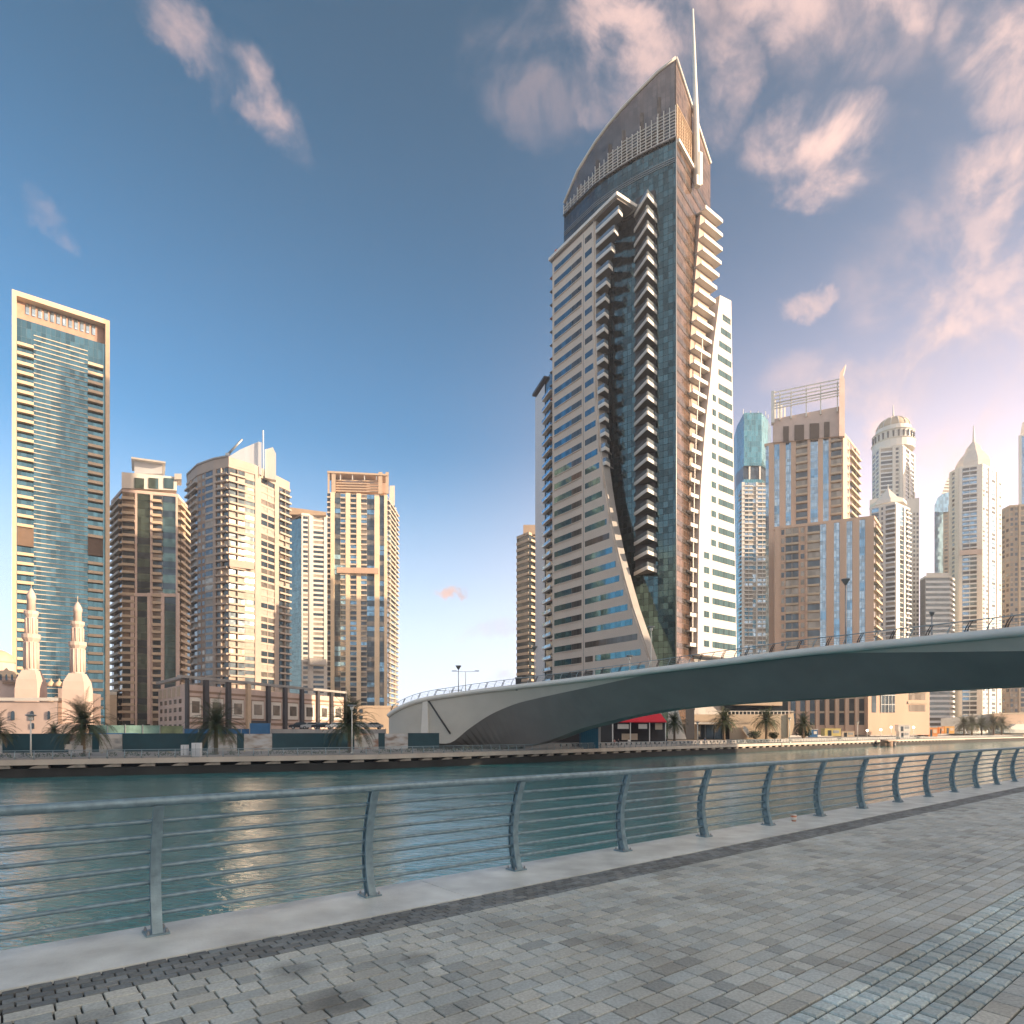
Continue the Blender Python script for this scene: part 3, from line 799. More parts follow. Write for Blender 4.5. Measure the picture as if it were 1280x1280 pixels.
T = tower('low_block', 'low cream block at the foot of the gold tower', [(425, 330), (497, 334)], 885, 3.2, [[('x', .1), ('w', .25, 3), ('x', .5)]], dict(Mc, wall=cream, win=[g_dark]), ref=0); T.finish()
ZS = 1.0
T = tower('white_annex', 'small white annex between the glass tower and the tan tower', [(120, 262), (146, 266)], 868, 3.2, [[('x', .3), ('r', .35), ('x', .35)]], dict(Mw), ref=0); T.finish()

# the mosque -------------------------------------------------------------------
def minaret(px, ytip, label, Z=150):
    T = Thing('minaret', (*P(px, Z), BG), label, 'minaret', 'minarets of the mosque')
    c = P(px, Z); s = Z / FP; zz = lambda y: zy(y, Z); f = lambda y: ytip + (y - 735) * (870 - ytip) / 135.
    m = T.new('base'); m.lathe([(14.5 * s * 1.2, BG), (14.5 * s * 1.2, zz(f(862))), (13.2 * s * 1.2, zz(f(850))), (8 * s * 1.25, zz(f(838)))], pinkst, 4, c=c, rot=R(12), smooth=False)
    m = T.new('lower_shaft'); m.lathe([(7.6 * s, zz(f(838))), (7.4 * s, zz(f(802))), (7.4 * s, zz(f(800)))], pinkst, 12, c=c, smooth=False)
    for k_ in range(12):
        th = 2 * math.pi * k_ / 12; q = (c[0] + 7.5 * s * math.cos(th), c[1] + 7.5 * s * math.sin(th))
        T.new('rib').tube([(q[0], q[1], zz(f(836))), (q[0], q[1], zz(f(803)))], .9 * s, pinkst, 5)
    m = T.new('gallery'); m.lathe([(7.2 * s, zz(f(803))), (9.8 * s, zz(f(798))), (9.8 * s, zz(f(793))), (9.2 * s, zz(f(793))), (9.2 * s, zz(f(796))), (5, zz(f(796)))][:5], pinkst, 12, c=c, smooth=False)
    m = T.new('middle_shaft'); m.lathe([(6.4 * s, zz(f(796))), (6.0 * s, zz(f(772)))], pinkst, 10, c=c, smooth=False)
    for k_ in range(10):
        th = 2 * math.pi * k_ / 10; q = (c[0] + 6.2 * s * math.cos(th), c[1] + 6.2 * s * math.sin(th))
        T.new('rib').tube([(q[0], q[1], zz(f(794))), (q[0], q[1], zz(f(773)))], .7 * s, pinkst, 5)
    m = T.new('gallery'); m.lathe([(5.8 * s, zz(f(772))), (7.6 * s, zz(f(768))), (7.6 * s, zz(f(764))), (5 * s, zz(f(764)))], pinkst, 12, c=c, smooth=False)
    m = T.new('lantern'); m.lathe([(4.6 * s, zz(f(764))), (4.4 * s, zz(f(750))), (5.2 * s, zz(f(749))), (5.0 * s, zz(f(745))), (3.6 * s, zz(f(741))), (1.6 * s, zz(f(737))), (.5 * s, zz(f(735)))], pinkst, 12, c=c)
    m = T.new('finial'); m.tube([(c[0], c[1], zz(f(736))), (c[0], c[1], zz(f(727)))], .35 * s, gold, 6)
    T.finish()
minaret(39, 735, 'taller pink stone minaret at the left with two galleries')
minaret(97, 752, 'shorter pink stone minaret above the front palm')
def mosque():
    Z = 152; T = Thing('mosque', (*P(50, Z), BG), 'pink stone mosque with golden domes below the minarets', 'mosque')
    s = Z / FP
    slab_px(T, 'front_wall', [(-90, 877), (72, 877), (72, 905), (108, 905), (108, 925), (-90, 925)], 146, 3, pinkst)
    slab_px(T, 'prayer_hall', [(-90, 872), (72, 872), (72, 930), (-90, 930)], 150, 30, pinkst)
    slab_px(T, 'side_hall', [(72.5, 860), (126, 868), (126, 930), (72.5, 930)], 156, 26, pinkst)
    slab_px(T, 'cornice', [(-90, 872), (73, 872), (73, 876), (-90, 876)], 145.5, 1, white)
    slab_px(T, 'drum_block', [(-40, 850), (24, 850), (24, 873), (-40, 873)], 154, 22, pinkst)
    for (px, y0, r_, yt, yb, Zc) in ((-4, 829, 19, 812, 845, 165), (8, 848, 18, 838, 856, 158)):
        c = P(px, Zc); k_ = Zc / FP
        m = T.new('drum'); m.lathe([(r_ * k_, zy(yb + 14, Zc)), (r_ * k_, zy(y0, Zc))], pinkst, 16, c=c, smooth=False)
        m = T.new('dome'); m.lathe([(r_ * k_ * math.cos(a), zy(y0, Zc) + (y0 - yt) * k_ * math.sin(a)) for a in [R(9 * i) for i in range(10)]] + [(.05, zy(yt - 3, Zc))], gold, 20, c=c)
    for px in (54, 64, 74, 84): 
        c = P(px, 160); m = T.new('dome'); k_ = .2; m.lathe([(5.4 * k_ * math.cos(R(15 * i)), zy(858, 160) + 1.1 * math.sin(R(15 * i)) * 1.2) for i in range(6)] + [(.04, zy(848, 160))], gold, 12, c=c)
    c = P(70, 150); m = T.new('dome'); m.lathe([(12 * .19 * math.cos(R(15 * i)), zy(878, 150) + 1.1 * math.sin(R(15 * i))) for i in range(6)] + [(.04, zy(870, 150))], gold, 14, c=c)
    def arch(x, y0, y1, w, Z_, n='arched_window'):
        pts = [(x - w, y1), (x + w, y1), (x + w, y0 + w)] + [(x + w * math.cos(R(a)), y0 + w - w * 1.2 * math.sin(R(a))) for a in (30, 60, 90, 120, 150)] + [(x - w, y0 + w)]
        slab_px(T, n, pts, Z_, .5, g_dark)
    for x in (-40, -20, 16, 40): arch(x, 889, 900, 2.4, 145.7)
    arch(61, 889, 899, 1.7, 145.7); arch(41, 904, 911, 2, 145.7); 
    for x in (-30, -6, 17, 38, 60): arch(x, 920, 930, 4.5, 145.6, 'arcade_arch')
    for x in range(-6, 24, 7): arch(x, 843, 850, 1.3, 153.4)
    slab_px(T, 'balustrade', [(3, 851.5), (24, 852.5), (24, 856), (3, 855)], 153.2, .4, brownst)
    T.finish()
mosque()

# ================================================================== BEHIND THE LANDMARK TOWER
T = tower('banded_tower', 'slim dark tower with gold lit edge left of the landmark tower', [(646, 330), (661, 322), (676, 332)], 668, 3.3, [[('r', 1)], [('b', 1)]],
          dict(Mc, wall=g_dark, bal=cream, win=[g_dark]), ref=1)
slab_px(T, 'top_block', [(654, 656), (672, 656), (672, 668), (654, 668)], 324, 8, cream_dk)
T.finish()

# ================================================================== THE LANDMARK TOWER
K = .85
def landmark():
    Z = lambda z: z * K
    Ppt = lambda px, z: P(px, z * K)
    arc = [Ppt(705, 230.4), Ppt(722, 224.4), Ppt(744, 217.4), Ppt(760, 213.6), Ppt(777, 210.2), Ppt(800, 206.2), Ppt(822, 203), Ppt(845, 200)]
    right = Ppt(888, 223.6)
    corner = arc[-1]
    ztop = zy(172, Z(200))
    T = Thing('landmark_tower', (corner[0], corner[1] + 10, BG), 'tallest blue glass tower with sail shaped crown and white spire', 'skyscraper')
    hf = 19.3 * Z(200) / FP
    # glass shaft: left curved face, right copper face
    for i in range(len(arc) - 1):
        F = Frame(arc[i], arc[i + 1]); T.new('curtain_wall').fb(F, 0 if i == 0 else .002, F.L, BG, ztop, -1.0, 0, g_main)
    F = Frame(corner, right); T.new('copper_wall').fb(F, .003, F.L, BG, ztop, -1.0, 0, g_copper)
    FR = F
    back = [(right[0] - 14, right[1] + 22), (arc[0][0] + 4, arc[0][1] + 16)]
    inner = [(x + .35, y + 1.4) for x, y in arc[:-1]] + [(corner[0] + .05, corner[1] + 1.8), (right[0] - 1.3, right[1] + .9)] + back
    T.new('shaft').prism(inner, BG, ztop - .4, darkp)
    # thin vertical fins at changes of plane and copper spandrels
    for i in range(1, 40):
        z = ztop - i * hf
        if z < 2: break
        T.new('copper_spandrel').fb(FR, .1, FR.L - .1, z, z + hf * .34, .003, .09, g_bronze)
    m = T.new('corner_fin'); m.tube([(corner[0], corner[1] - .1, BG), (corner[0], corner[1] - .1, ztop)], .16, steel, 6)
    # crown: glass sail standing above the roof
    g_crown = glass('g_crown', (.20, .16, .14), .12, .6, gw=1.3, gh=1.6, line=(.05, .05, .05), lw=.14, wob=.5, var=.5); g_crown.node_tree.nodes['Principled BSDF'].inputs['Alpha'].default_value = .62
    zc = [(705, 255), (722, 214), (744, 178.5), (760, 157), (777, 137), (800, 113), (822, 91), (845, 73)]
    ztops = [zy(zc[i][1], arc[i][1]) for i in range(8)]
    def wallpiece(nm, a, b, za, zb_, z0a, z0b, mt_, th=.35):
        F = Frame(a, b); m = T.new(nm); p = F.pt
        m.hexa([p(0.003, z0a, 0), p(F.L, z0b, 0), p(F.L, z0b, -th), p(0.003, z0a, -th), p(0.003, za, 0), p(F.L, zb_, 0), p(F.L, zb_, -th), p(0.003, za, -th)], mt_)
        return F
    for i in range(7):
        F = wallpiece('crown_glass', arc[i], arc[i + 1], ztops[i], ztops[i + 1], ztop + .01, ztop + .01, g_crown)
        # white sun lattice in the lower storeys of the crown
        hh = [3.0, 4.0, 5.0, 6.0, 6.8, 7.6, 8.4][i]
        nb = int(hh / .85)
        for j in range(nb): T.new('lattice_bar').fb(F, .05, F.L - .05, ztop + .3 + j * .85, ztop + .45 + j * .85, .05, .25, white)
        for j in range(int(F.L / 1.6) + 1): T.new('lattice_post').fb(F, .1 + j * 1.6, .28 + j * 1.6, ztop + .1, ztop + hh, .26, .36, white)
        T.new('crown_ledge').fb(F, 0, F.L, ztop - .35, ztop - .003, 0, .55, g_bronze)
        for j in range(3): T.new('cornice_line').fb(F, .0, F.L, ztop - 5.2 - j * .55, ztop - 5.05 - j * .55, .003, .14, steel)
    zr = zy(205, right[1])
    F = wallpiece('crown_glass', corner, right, ztops[-1], zr, ztop + .01, ztop + .01, g_copper)
    for j in range(11): T.new('lattice_bar').fb(F, .1, F.L * .62 - j * .25, ztop + .3 + j * .85, ztop + .45 + j * .85, .05, .25, gold)
    for j in range(9): T.new('lattice_post').fb(F, .1 + j * 1.6, .28 + j * 1.6, ztop + .1, ztop + 8.5 - j * .6, .26, .36, gold)
    T.new('white_ledge').fb(F, .4, F.L * .55, ztop - 1.1, ztop - .2, .003, .8, white)
    path = [(arc[i][0], arc[i][1] - .1, ztops[i] + .1) for i in range(8)]
    m = T.new('crown_rim'); m.tube(path, .42, white, 6)
    m = T.new('crown_rim'); m.tube([path[-1], (right[0], right[1] - .1, zr + .1)], .42, white, 6)
    # dark structure seen behind the crown glass: back wall falling away
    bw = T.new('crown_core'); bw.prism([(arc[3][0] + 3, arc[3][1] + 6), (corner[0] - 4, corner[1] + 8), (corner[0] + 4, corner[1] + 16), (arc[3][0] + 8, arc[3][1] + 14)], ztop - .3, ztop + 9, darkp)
    for i in range(1, 7):
        q = (arc[i][0] + 1.2, arc[i][1] + 3.5); hh_ = (ztops[i] - ztop) * .82
        T.new('crown_column').box(-.5, .5, -.5, .5, ztop - .3, ztop + hh_, cream, c=q)
        T.new('crown_room').box(-1.6, 1.2, -.2, 1.5, ztop + .5 + (i % 3) * 1.5, ztop + hh_ * .5, gold, c=(q[0] + .5, q[1] + .6))
    # the spire, with its white box bracket
    sp = Ppt(868.5, 211); sx, sy = sp
    sx -= 0; sy -= .8
    m = T.new('spire'); m.tube([(sx + .35, sy, zy(232, sy)), (sx + .15, sy, zy(150, sy)), (sx - .8, sy, zy(12, sy))], [.95, .80, .28], whitem, 8)
    q = T.new('spire_bracket'); q.box(-.75, .75, -.9, .5, zy(234, sy), zy(222, sy), whitem, c=(sx + .35, sy), rz=.4)
    q = T.new('spire_bracket'); c = P(874, sy); q.box(-.5, .6, -.7, .9, zy(232, sy), zy(192, sy), whitem, c=c, rz=.5)
    # ---- stack of pointed balconies up the middle
    L_, A_, R_ = (Vector(Ppt(793, 207.2)), Vector(Ppt(809, 199.0)), Vector(Ppt(820.5, 203.2)))
    back1, back2 = L_ + Vector((.5, 1.5)), R_ + Vector((0, 1.5))
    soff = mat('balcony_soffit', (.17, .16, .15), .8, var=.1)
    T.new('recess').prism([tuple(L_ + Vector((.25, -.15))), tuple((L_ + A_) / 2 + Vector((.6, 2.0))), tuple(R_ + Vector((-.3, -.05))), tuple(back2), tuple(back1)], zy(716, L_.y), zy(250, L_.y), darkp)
    z0 = zy(240, A_.y)
    glassr = glass('g_rail', (.30, .34, .36), .15, .6)
    for i in range(25 if False else 60):
        z = z0 - i * hf
        if z < zy(716, A_.y): break
        m = T.new('balcony')
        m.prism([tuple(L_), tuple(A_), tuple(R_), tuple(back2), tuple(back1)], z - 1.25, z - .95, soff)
        for a, b in ((L_, A_), (A_, R_)):
            f = Frame(a, b); m.fb(f, -.0, f.L, z - 1.30, z - .35, -.02, .18, white); m.fb(f, 0, f.L, z - .347, z + .75, .05, .10, glassr)
    # ---- white blade wing on the left, straight at its left edge, flaring at its right
    A0 = Ppt(767, 203); dA = Vector((-.57, .82)).normalized(); nA = Vector((-dA.y, dA.x)); 
    if nA.y > 0: nA = -nA
    backv = Vector((-nA.x, -nA.y, 0))
    on = lambda x, y: onplane(x, y, A0, dA)
    zroof = on(767, 247.5).z
    redge = [(744.5, 262.5), (745, 400), (747.5, 500), (752, 565), (758, 610), (765.5, 655), (773, 690), (782, 725), (792, 760), (803, 792), (813, 822), (819, 846)]
    wa = mat('blade_wall', (.64, .54, .45), .7, var=.07, scale=.15, streak=True)
    base = on(688.5, 860); top = on(691.5, 318)
    outline = []
    pr = [on(x, y) for x, y in redge]
    pl = on(690.5, 500)
    Lf = Frame((pl.x, pl.y), tuple(on(790, 500)[:2]))     # frame of the blade, from its left edge
    ua = lambda v: (Vector((v.x, v.y)) - Lf.A).dot(Lf.u)
    prof = [(ua(v), v.z) for v in pr]; prof[0] = (prof[0][0], zroof - 1.4)
    prof.append((prof[-1][0] + .2, BG))
    pts = [Lf.pt(0, BG, 0)] + [Lf.pt(a, z, 0) for a, z in reversed(prof)] + [Lf.pt(0, zroof - 1.4, 0)]
    m = T.new('blade_wing'); m.extrude(pts, (-Lf.n.x * 2.4, -Lf.n.y * 2.4, 0), wa, side=mat('blade_edge', (.33, .31, .29), .8, var=.1))
    def edge_u(z):
        for (a1, z1), (a2, z2) in zip(prof, prof[1:]):
            if z2 <= z <= z1: return a1 + (a2 - a1) * (z1 - z) / max(z1 - z2, 1e-6)
        return prof[0][0]
    # curved rim line along the free edge
    rim = [Lf.pt(a - .5, z, .25) for a, z in prof]
    m = T.new('edge_rim')
    for (p1, p2) in zip(rim, rim[1:]): m.tube([p1, p2], .13, wa, 4)
    uu = lambda x, y: ua(on(x, y))
    u1, u2, u3, u4 = uu(693, 600), uu(727, 600), uu(731, 600), uu(741, 400)
    uj = uu(729.3, 600)
    T.new('panel_joint').fb(Lf, uj - .05, uj + .05, BG, zroof - 2, 0, .02, darkp)
    wins = [g_teal, g_azure, g_blue, g_dark, g_blue]
    z = zroof - 2.4 - hf * .7; i = 0
    gA = glass('g_ribbon', (.08, .20, .25), .06, .85, gw=1.9, gh=40, line=(.05, .06, .07), lw=.08)
    gD = glass('g_ribbon_dark', (.11, .10, .09), .1, .6, gw=1.4, gh=40, line=(.04, .04, .04), lw=.1)
    while z > 3:
        w_ = T.new('window'); w_.fb(Lf, u1, u1 + (u2 - u1) * .64, z - .1, z + 1.7, 0, .05, gA)
        w_ = T.new('window'); w_.fb(Lf, u1 + (u2 - u1) * .64 + .1, u2, z - .1, z + 1.7, 0, .05, gD)
        T.new('window_sill').fb(Lf, u1 - .1, u2 + .1, z - .25, z - .05, 0, .25, wa)
        e = edge_u(z + .8) - (1.6 if i < 17 else 2.0)
        if i > 28:
            T.new('window').fb(Lf, u3 + .2, u3 + 3.4, z, z + 1.6, 0, .05, gD); T.new('window').fb(Lf, u3 + 4.4, e - .6, z, z + 1.6, 0, .05, gA)
        else:
            T.new('window').fb(Lf, u3 + .1, max(e, u3 + 2.4), z, z + 1.6, 0, .05, gA if i % 7 else gD)
        T.new('edge_balcony').fb(Lf, -1.6, -.003, z - .3, z + .0, -3.5, -.2, mat('rust_sill', (.30, .12, .09), .7) if i % 3 == 0 else soff)
        z -= hf; i += 1
    # the body behind the blade and its roof slab
    bl = [Lf.pt(0.2, 0, -2.403)[:2], Lf.pt(ua(on(744, 400)) - 1.0, 0, -2.403)[:2], Lf.pt(ua(on(744, 400)) - 1.0, 0, -11)[:2], Lf.pt(-3, 0, -18)[:2]]
    T.new('wing_body').prism(list(bl), BG, zroof - 1.5, greyc)
    T.new('roof_slab').fb(Lf, -.8, ua(on(774, 250)), zroof - .9, zroof, -7, .9, white)
    T.new('roof_slab').fb(Lf, -.5, ua(on(772, 250)), zroof - 1.395, zroof - .903, -6, .3, soff)
    m = T.new('roof_light'); v = Lf.pt(.5, zroof, -1); m.lathe([(.5, v[2]), (.5, v[2] + 2.2), (.2, v[2] + 2.6)], mat('red_paint', (.5, .08, .04), .5), 8, c=v[:2])
    # balconies between the blade and the glass, narrowing downwards
    aps = [(247.5, 775), (265, 774), (290, 767), (315, 763), (338, 759), (358, 757.5), (400, 756), (460, 756), (560, 757.5), (580, 759)]
    def apx(y):
        for (y1, x1), (y2, x2) in zip(aps, aps[1:]):
            if y <= y2: return x1 + (x2 - x1) * (y - y1) / (y2 - y1)
        return 757
    ul = ua(on(745, 400)) + .02
    zz = zroof; i = 0
    while True:
        zz = zroof - .0 - (i + 1) * hf + .2
        Y0 = HY - (zz - EYE) * FP / Z(203)
        if Y0 > 575: break
        xa = apx(Y0); ap = on(xa, Y0); ua_ = ua(ap) - .25; ul_ = max(ul, edge_u(zz) + .05)
        if ua_ - ul_ < 1: ua_ = ul_ + 1.2
        m = T.new('side_balcony')
        p0 = Vector(Lf.pt(ul_, 0, 0)[:2]); p1 = Vector(Lf.pt(ua_, 0, 0)[:2]); dr = Vector((.62, .78)); p2 = p1 + dr * 2.0; p3 = p0 - Lf.n * 4
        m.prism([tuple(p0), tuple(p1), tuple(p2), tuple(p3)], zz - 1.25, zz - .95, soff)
        for a, b in ((p0, p1), (p1, p2)):
            f = Frame(a, b); m.fb(f, 0, f.L, zz - 1.30, zz - .35, -.02, .16, white); m.fb(f, 0, f.L, zz - .347, zz + .7, .05, .09, glassr)
        i += 1
    # recess behind those balconies
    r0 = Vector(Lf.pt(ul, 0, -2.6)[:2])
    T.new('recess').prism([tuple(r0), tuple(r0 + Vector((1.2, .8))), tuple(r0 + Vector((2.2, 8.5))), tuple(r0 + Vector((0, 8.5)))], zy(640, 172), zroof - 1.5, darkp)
    # ---- white blade on the right, curved at its left edge
    D0 = Ppt(864, 205); dD = Vector((.78, .62)).normalized()
    onD = lambda x, y: onplane(x, y, D0, dD)
    wd = mat('right_blade_wall', (.58, .52, .48), .6, var=.05, scale=.15)
    FD = Frame(D0, tuple(Vector(D0) + dD * 30))
    ud = lambda v: (Vector((v.x, v.y)) - FD.A).dot(FD.u)
    le = [(900, 369), (896, 400), (892, 430), (887.5, 480), (883, 520), (879.5, 560), (876, 610), (874, 660), (873, 720), (872, 818)]
    lp = [(ud(onD(x, y)), onD(x, y).z) for x, y in le]
    ur = ud(onD(914, 376)); urb = ud(onD(921, 700)); zt = lp[0][1]
    zb = onD(872, 818).z
    pts = [FD.pt(a, z, 0) for a, z in reversed(lp)] + [FD.pt(ur, zy(376, onD(914, 376).y), 0), FD.pt(urb, zb, 0)]
    T.new('right_blade').extrude(pts, (-FD.n.x * 3, -FD.n.y * 3, 0), wd)
    T.new('right_body').prism([FD.pt(ud(onD(878, 700)), 0, -3.003)[:2], FD.pt(urb - 1, 0, -3.003)[:2], FD.pt(urb - 3, 0, -16)[:2], FD.pt(ud(onD(878, 700)) + 3, 0, -16)[:2]], BG, zy(400, 190), greyc)
    gR = glass('g_right', (.06, .13, .145), .08, .75, gw=1.3, gh=40, line=(.05, .06, .06), lw=.08)
    def ledge(z):
        for (a1, z1), (a2, z2) in zip(lp, lp[1:]):
            if z2 <= z <= z1: return a1 + (a2 - a1) * (z1 - z) / (z1 - z2)
        return lp[-1][0]
    def rx(z): return ur + (urb - ur) * min(1, (zt - z) / (zt - 30))
    z = zt - hf * 1.6; i = 0
    while z > zb + 1:
        e = ledge(z); r_ = rx(z)
        if i < 17:
            a = max(e + 2.2, ud(onD(898, 600))) if i >= 4 else e + 2.6
            T.new('window').fb(FD, a, r_ - .5, z, z + 1.75, 0, .05, gR)
            if i >= 6: T.new('window').fb(FD, ud(onD(890, 600)) - .9 + e * .15, ud(onD(895, 600)), z, z + 1.75, 0, .05, gR)
        else:
            T.new('window').fb(FD, ud(onD(890.5, 700)), r_ - .5, z, z + 1.75, 0, .05, gR)
            T.new('window').fb(FD, ud(onD(880, 700)), ud(onD(886.5, 700)), z, z + 1.75, 0, .05, gR)
        z -= hf; i += 1
    # ---- broad balcony slabs between the copper wall and the right blade
    lx = [(262, 883.5), (300, 880.5), (400, 872.5), (450, 869.5), (520, 866.5), (640, 865), (830, 864)]
    rxp = [(262, 905), (300, 904.5), (350, 897), (369, 896), (400, 893), (480, 886), (520, 882), (560, 878.5), (610, 875.5), (720, 872.5), (830, 871.5)]
    def ip(tab, y):
        for (y1, x1), (y2, x2) in zip(tab, tab[1:]):
            if y <= y2: return x1 + (x2 - x1) * max(0, (y - y1)) / (y2 - y1)
        return tab[-1][1]
    y = 268.; yprev = None; i = 0
    zC = onD(895, 268).z
    while True:
        z = zC - i * hf; v = onD(880, 500); yy = HY - (z - EYE) * FP / (D0[1] + 3)
        if yy > 812: break
        a, b = ud(onD(ip(lx, yy), yy)), ud(onD(ip(rxp, yy), yy))
        m = T.new('right_balcony'); m.fb(FD, a, b, z - .25, z + .1, -5, -.35, white); m.fb(FD, a, b, z + .103, z + .75, -.5, -.353, white)
        if i > 9: m.fb(FD, (a + b) / 2 - .12, (a + b) / 2 + .12, z + 1.0, z + hf - .25, -.8, -.5, white)
        i += 1
    # the stair core behind the slabs
    stp = [(262, 500), (500, 830)]
    ys = [262, 330, 400, 460, 520, 600, 700, 830]
    wallp = [(ud(onD(ip(lx, q), q)) + .1, onD(ip(lx, q), q).z) for q in ys]
    wallr = [(ud(onD(ip(rxp, q), q)) - .3, onD(ip(rxp, q), q).z) for q in ys]
    pts = [FD.pt(a, z, -2.2) for a, z in wallp] + [FD.pt(a, z, -2.2) for a, z in reversed(wallr)]
    T.new('balcony_core').extrude(list(reversed(pts)), (-FD.n.x * 8, -FD.n.y * 8, 0), mat('warm_grey_wall', (.42, .34, .29), .8, var=.1))
    T.finish()
landmark()

# the slab tower just left of it
def slab_tower():
    A, B = P(669, 232), P(681, 222); Cc = P(692, 214)
    zt = zy(480, 222); T = Thing('slab_tower', (A[0], A[1], BG), 'white edged slab tower directly left of the landmark tower', 'tower')
    T.new('end_wall').prism([A, B, (B[0] + 4, B[1] + 18), (A[0] + 3, A[1] + 20)], BG, zt, whitec)
    T.new('core').prism([(B[0] + .05, B[1] + .5), Cc, (Cc[0] + 10, Cc[1] + 16), (B[0] + 4.1, B[1] + 18)], BG, zt + 1, g_dark)
    F = Frame(B, Cc); h = 3.9; z = 6
    while z < zt - 3:
        m = T.new('balcony'); m.fb(F, .4, F.L, z, z + .3, 0, 1.2, white); m.fb(F, .4, F.L, z + .303, z + 1.2, 1.05, 1.2, g_blue); z += h
    F = Frame(A, B); z = 6
    while z < zt - 3:
        T.new('side_sill').fb(F, -.9, -.003, z, z + .35, -3, -.3, white); z += h
    T.new('roof_slab').fb(Frame(A, Cc), -.5, 12, zt + 1.003, zt + 1.9, -6, 1, darkp)
    for a in (2, 5): T.new('roof_unit').fb(Frame(A, Cc), a, a + 1, zt + 1.91, zt + 4, -4, -3, greyc)
    T.finish()
slab_tower()

# ================================================================== THE RIGHT SKYLINE
ZS = 1.38
def curved_tower():
    Z0 = 351; T = Thing('round_top_tower', (*P(943, Z0), BG), 'teal glass tower with slanting round top and antennas', 'tower')
    zt = zy(517, Z0); pts = [P(916, 366), P(921, 354), P(930, 344), P(952, 344), P(960, 350), P(964, 359)]
    zs = [zy(552, 366), zy(533, 354), zy(517, 345), zy(517, 345), zy(525, 350), zy(535, 359)]
    tri = pts + [P(964, 380), P(918, 386)]
    T.new('glass_top').prism(tri, zy(583, 345), zs + [zs[5], zs[0]], g_teal2)
    T.new('sky_deck').prism([(x, y + 1.5) for x, y in tri], zy(600, 345), zy(583, 345) - .01, g_dark)
    T.new('shaft').prism([(x, y + .1) for x, y in tri], BG, zy(600, 345) - .01, g_teal2)
    for x in (936, 949): slab_px(T, 'deck_column', [(x, 583), (x + 2, 583), (x + 2, 603), (x, 603)], 344.4, 1.5, white)
    random.seed(3)
    M = dict(wall=white, pier=white, bal=white, win=[g_azure, g_curt, g_teal, g_curt], rail=white, bd=1.1, bh=.7)
    facade(T, P(918, 361), P(927, 345), BG, zy(612, 350), 58, [('w', 1, 1)], M)
    facade(T, P(927, 343.3), P(961, 343.3), BG, zy(603, 343.3), 60, [('p', .1), ('b', .3), ('g', .12), ('p', .05), ('b', .36), ('p', .06)], M)
    for i in range(11):
        x = 929 + i * 3.1; c = P(x, 346 + (i % 3) * 3); z = zy(517, 345); hgt = 1.5 + random.random() * 2.6
        T.new('antenna').tube([(c[0], c[1], z - 1), (c[0], c[1], z + hgt)], .28, whitem, 5)
    T.finish()
curved_tower()
ZS = 1.0
random.seed(11)
ZS = 1.3
Ms = dict(wall=salmon, pier=salmon, bal=cream, win=[g_dark, g_warm, g_warm], rail=cream, band=g_blue, gwin=[g_azure, g_azure, g_azure, g_blue], bd=1.2, bh=.85, pd=.8)
T = tower('salmon_tower', 'salmon stone tower with blue glass strips and an open roof frame', [(957, 266), (1052, 254), (1062, 262), (1074, 274)], 541, 4.2,
          [[('g', .05), ('p', .08), ('g', .08), ('p', .09), ('g', .08), ('p', .07), ('b', .17), ('p', .04), ('g', .11), ('p', .07), ('g', .08), ('p', .03), ('b', .15)], [('p', .5), ('w', .5, 1)], [('b', 1)]], Ms, ref=1, back=10)
slab_px(T, 'upper_block', [(966, 524), (1049, 508), (1049, 545), (966, 553)], (957, 265, 1052, 253), 20, pinkst)
for i, x in enumerate((979, 993, 1012, 1030)):
    slab_px(T, 'tall_opening', [(x, 533 - i * 1.8), (x + (7 if i in (0, 3) else 12), 532.5 - i * 1.8), (x + (7 if i in (0, 3) else 12), 552 - i * 2), (x, 553 - i * 2)], (957, 264.6, 1052, 252.6), .25, mat('shadow_brown', (.10, .075, .06), .8))
for x in (974, 988, 1007, 1025, 1046): slab_px(T, 'roof_post', [(x, 491 - (x - 974) * .2), (x + 1.6, 491 - (x - 974) * .2), (x + 1.6, 525 - (x - 974) * .15), (x, 525 - (x - 974) * .15)], (957, 264, 1052, 252), 1.2, whitem)
for i in range(7): slab_px(T, 'roof_slat', [(966, 490 + i * (3.4 if i > 3 else 4.6)), (1049, 473 + i * (3.4 if i > 3 else 4.6)), (1049, 474.2 + i * (3.4 if i > 3 else 4.6)), (966, 491.4 + i * (3.4 if i > 3 else 4.6))], (957, 263.6, 1052, 251.6), .5, whitem)
slab_px(T, 'roof_frame', [(964, 489), (968, 488), (968, 528), (964, 528)], (957, 263, 1052, 251), 1.5, whitem)
slab_px(T, 'roof_fin', [(1049, 478), (1050, 466), (1057.5, 455), (1054, 469), (1056, 474), (1056, 545), (1049, 545)], 251.3, 2.5, pinkst)
for i in range(5): slab_px(T, 'roof_slat', [(964 + i * 4, 497 + i * 3), (966 + i * 4, 496 + i * 3), (966 + i * 4, 526), (964 + i * 4, 526)], 266, 6, whitem)
T.finish()
Ms2 = dict(Ms, bwin=[g_warm, g_dark])
T = tower('salmon_block', 'lower salmon block with two balcony stacks and four blue strips', [(968, 246), (1092, 233), (1100, 244)], 648, 4.3,
          [[('p', .07), ('w', .06, 1), ('b', .155), ('p', .01), ('w', .07, 1), ('p', .02), ('b', .145), ('g', .07), ('p', .085), ('g', .065), ('p', .075), ('g', .065), ('p', .075), ('g', .065), ('p', .09)], [('b', 1)]], Ms2, ref=1)
T.finish()
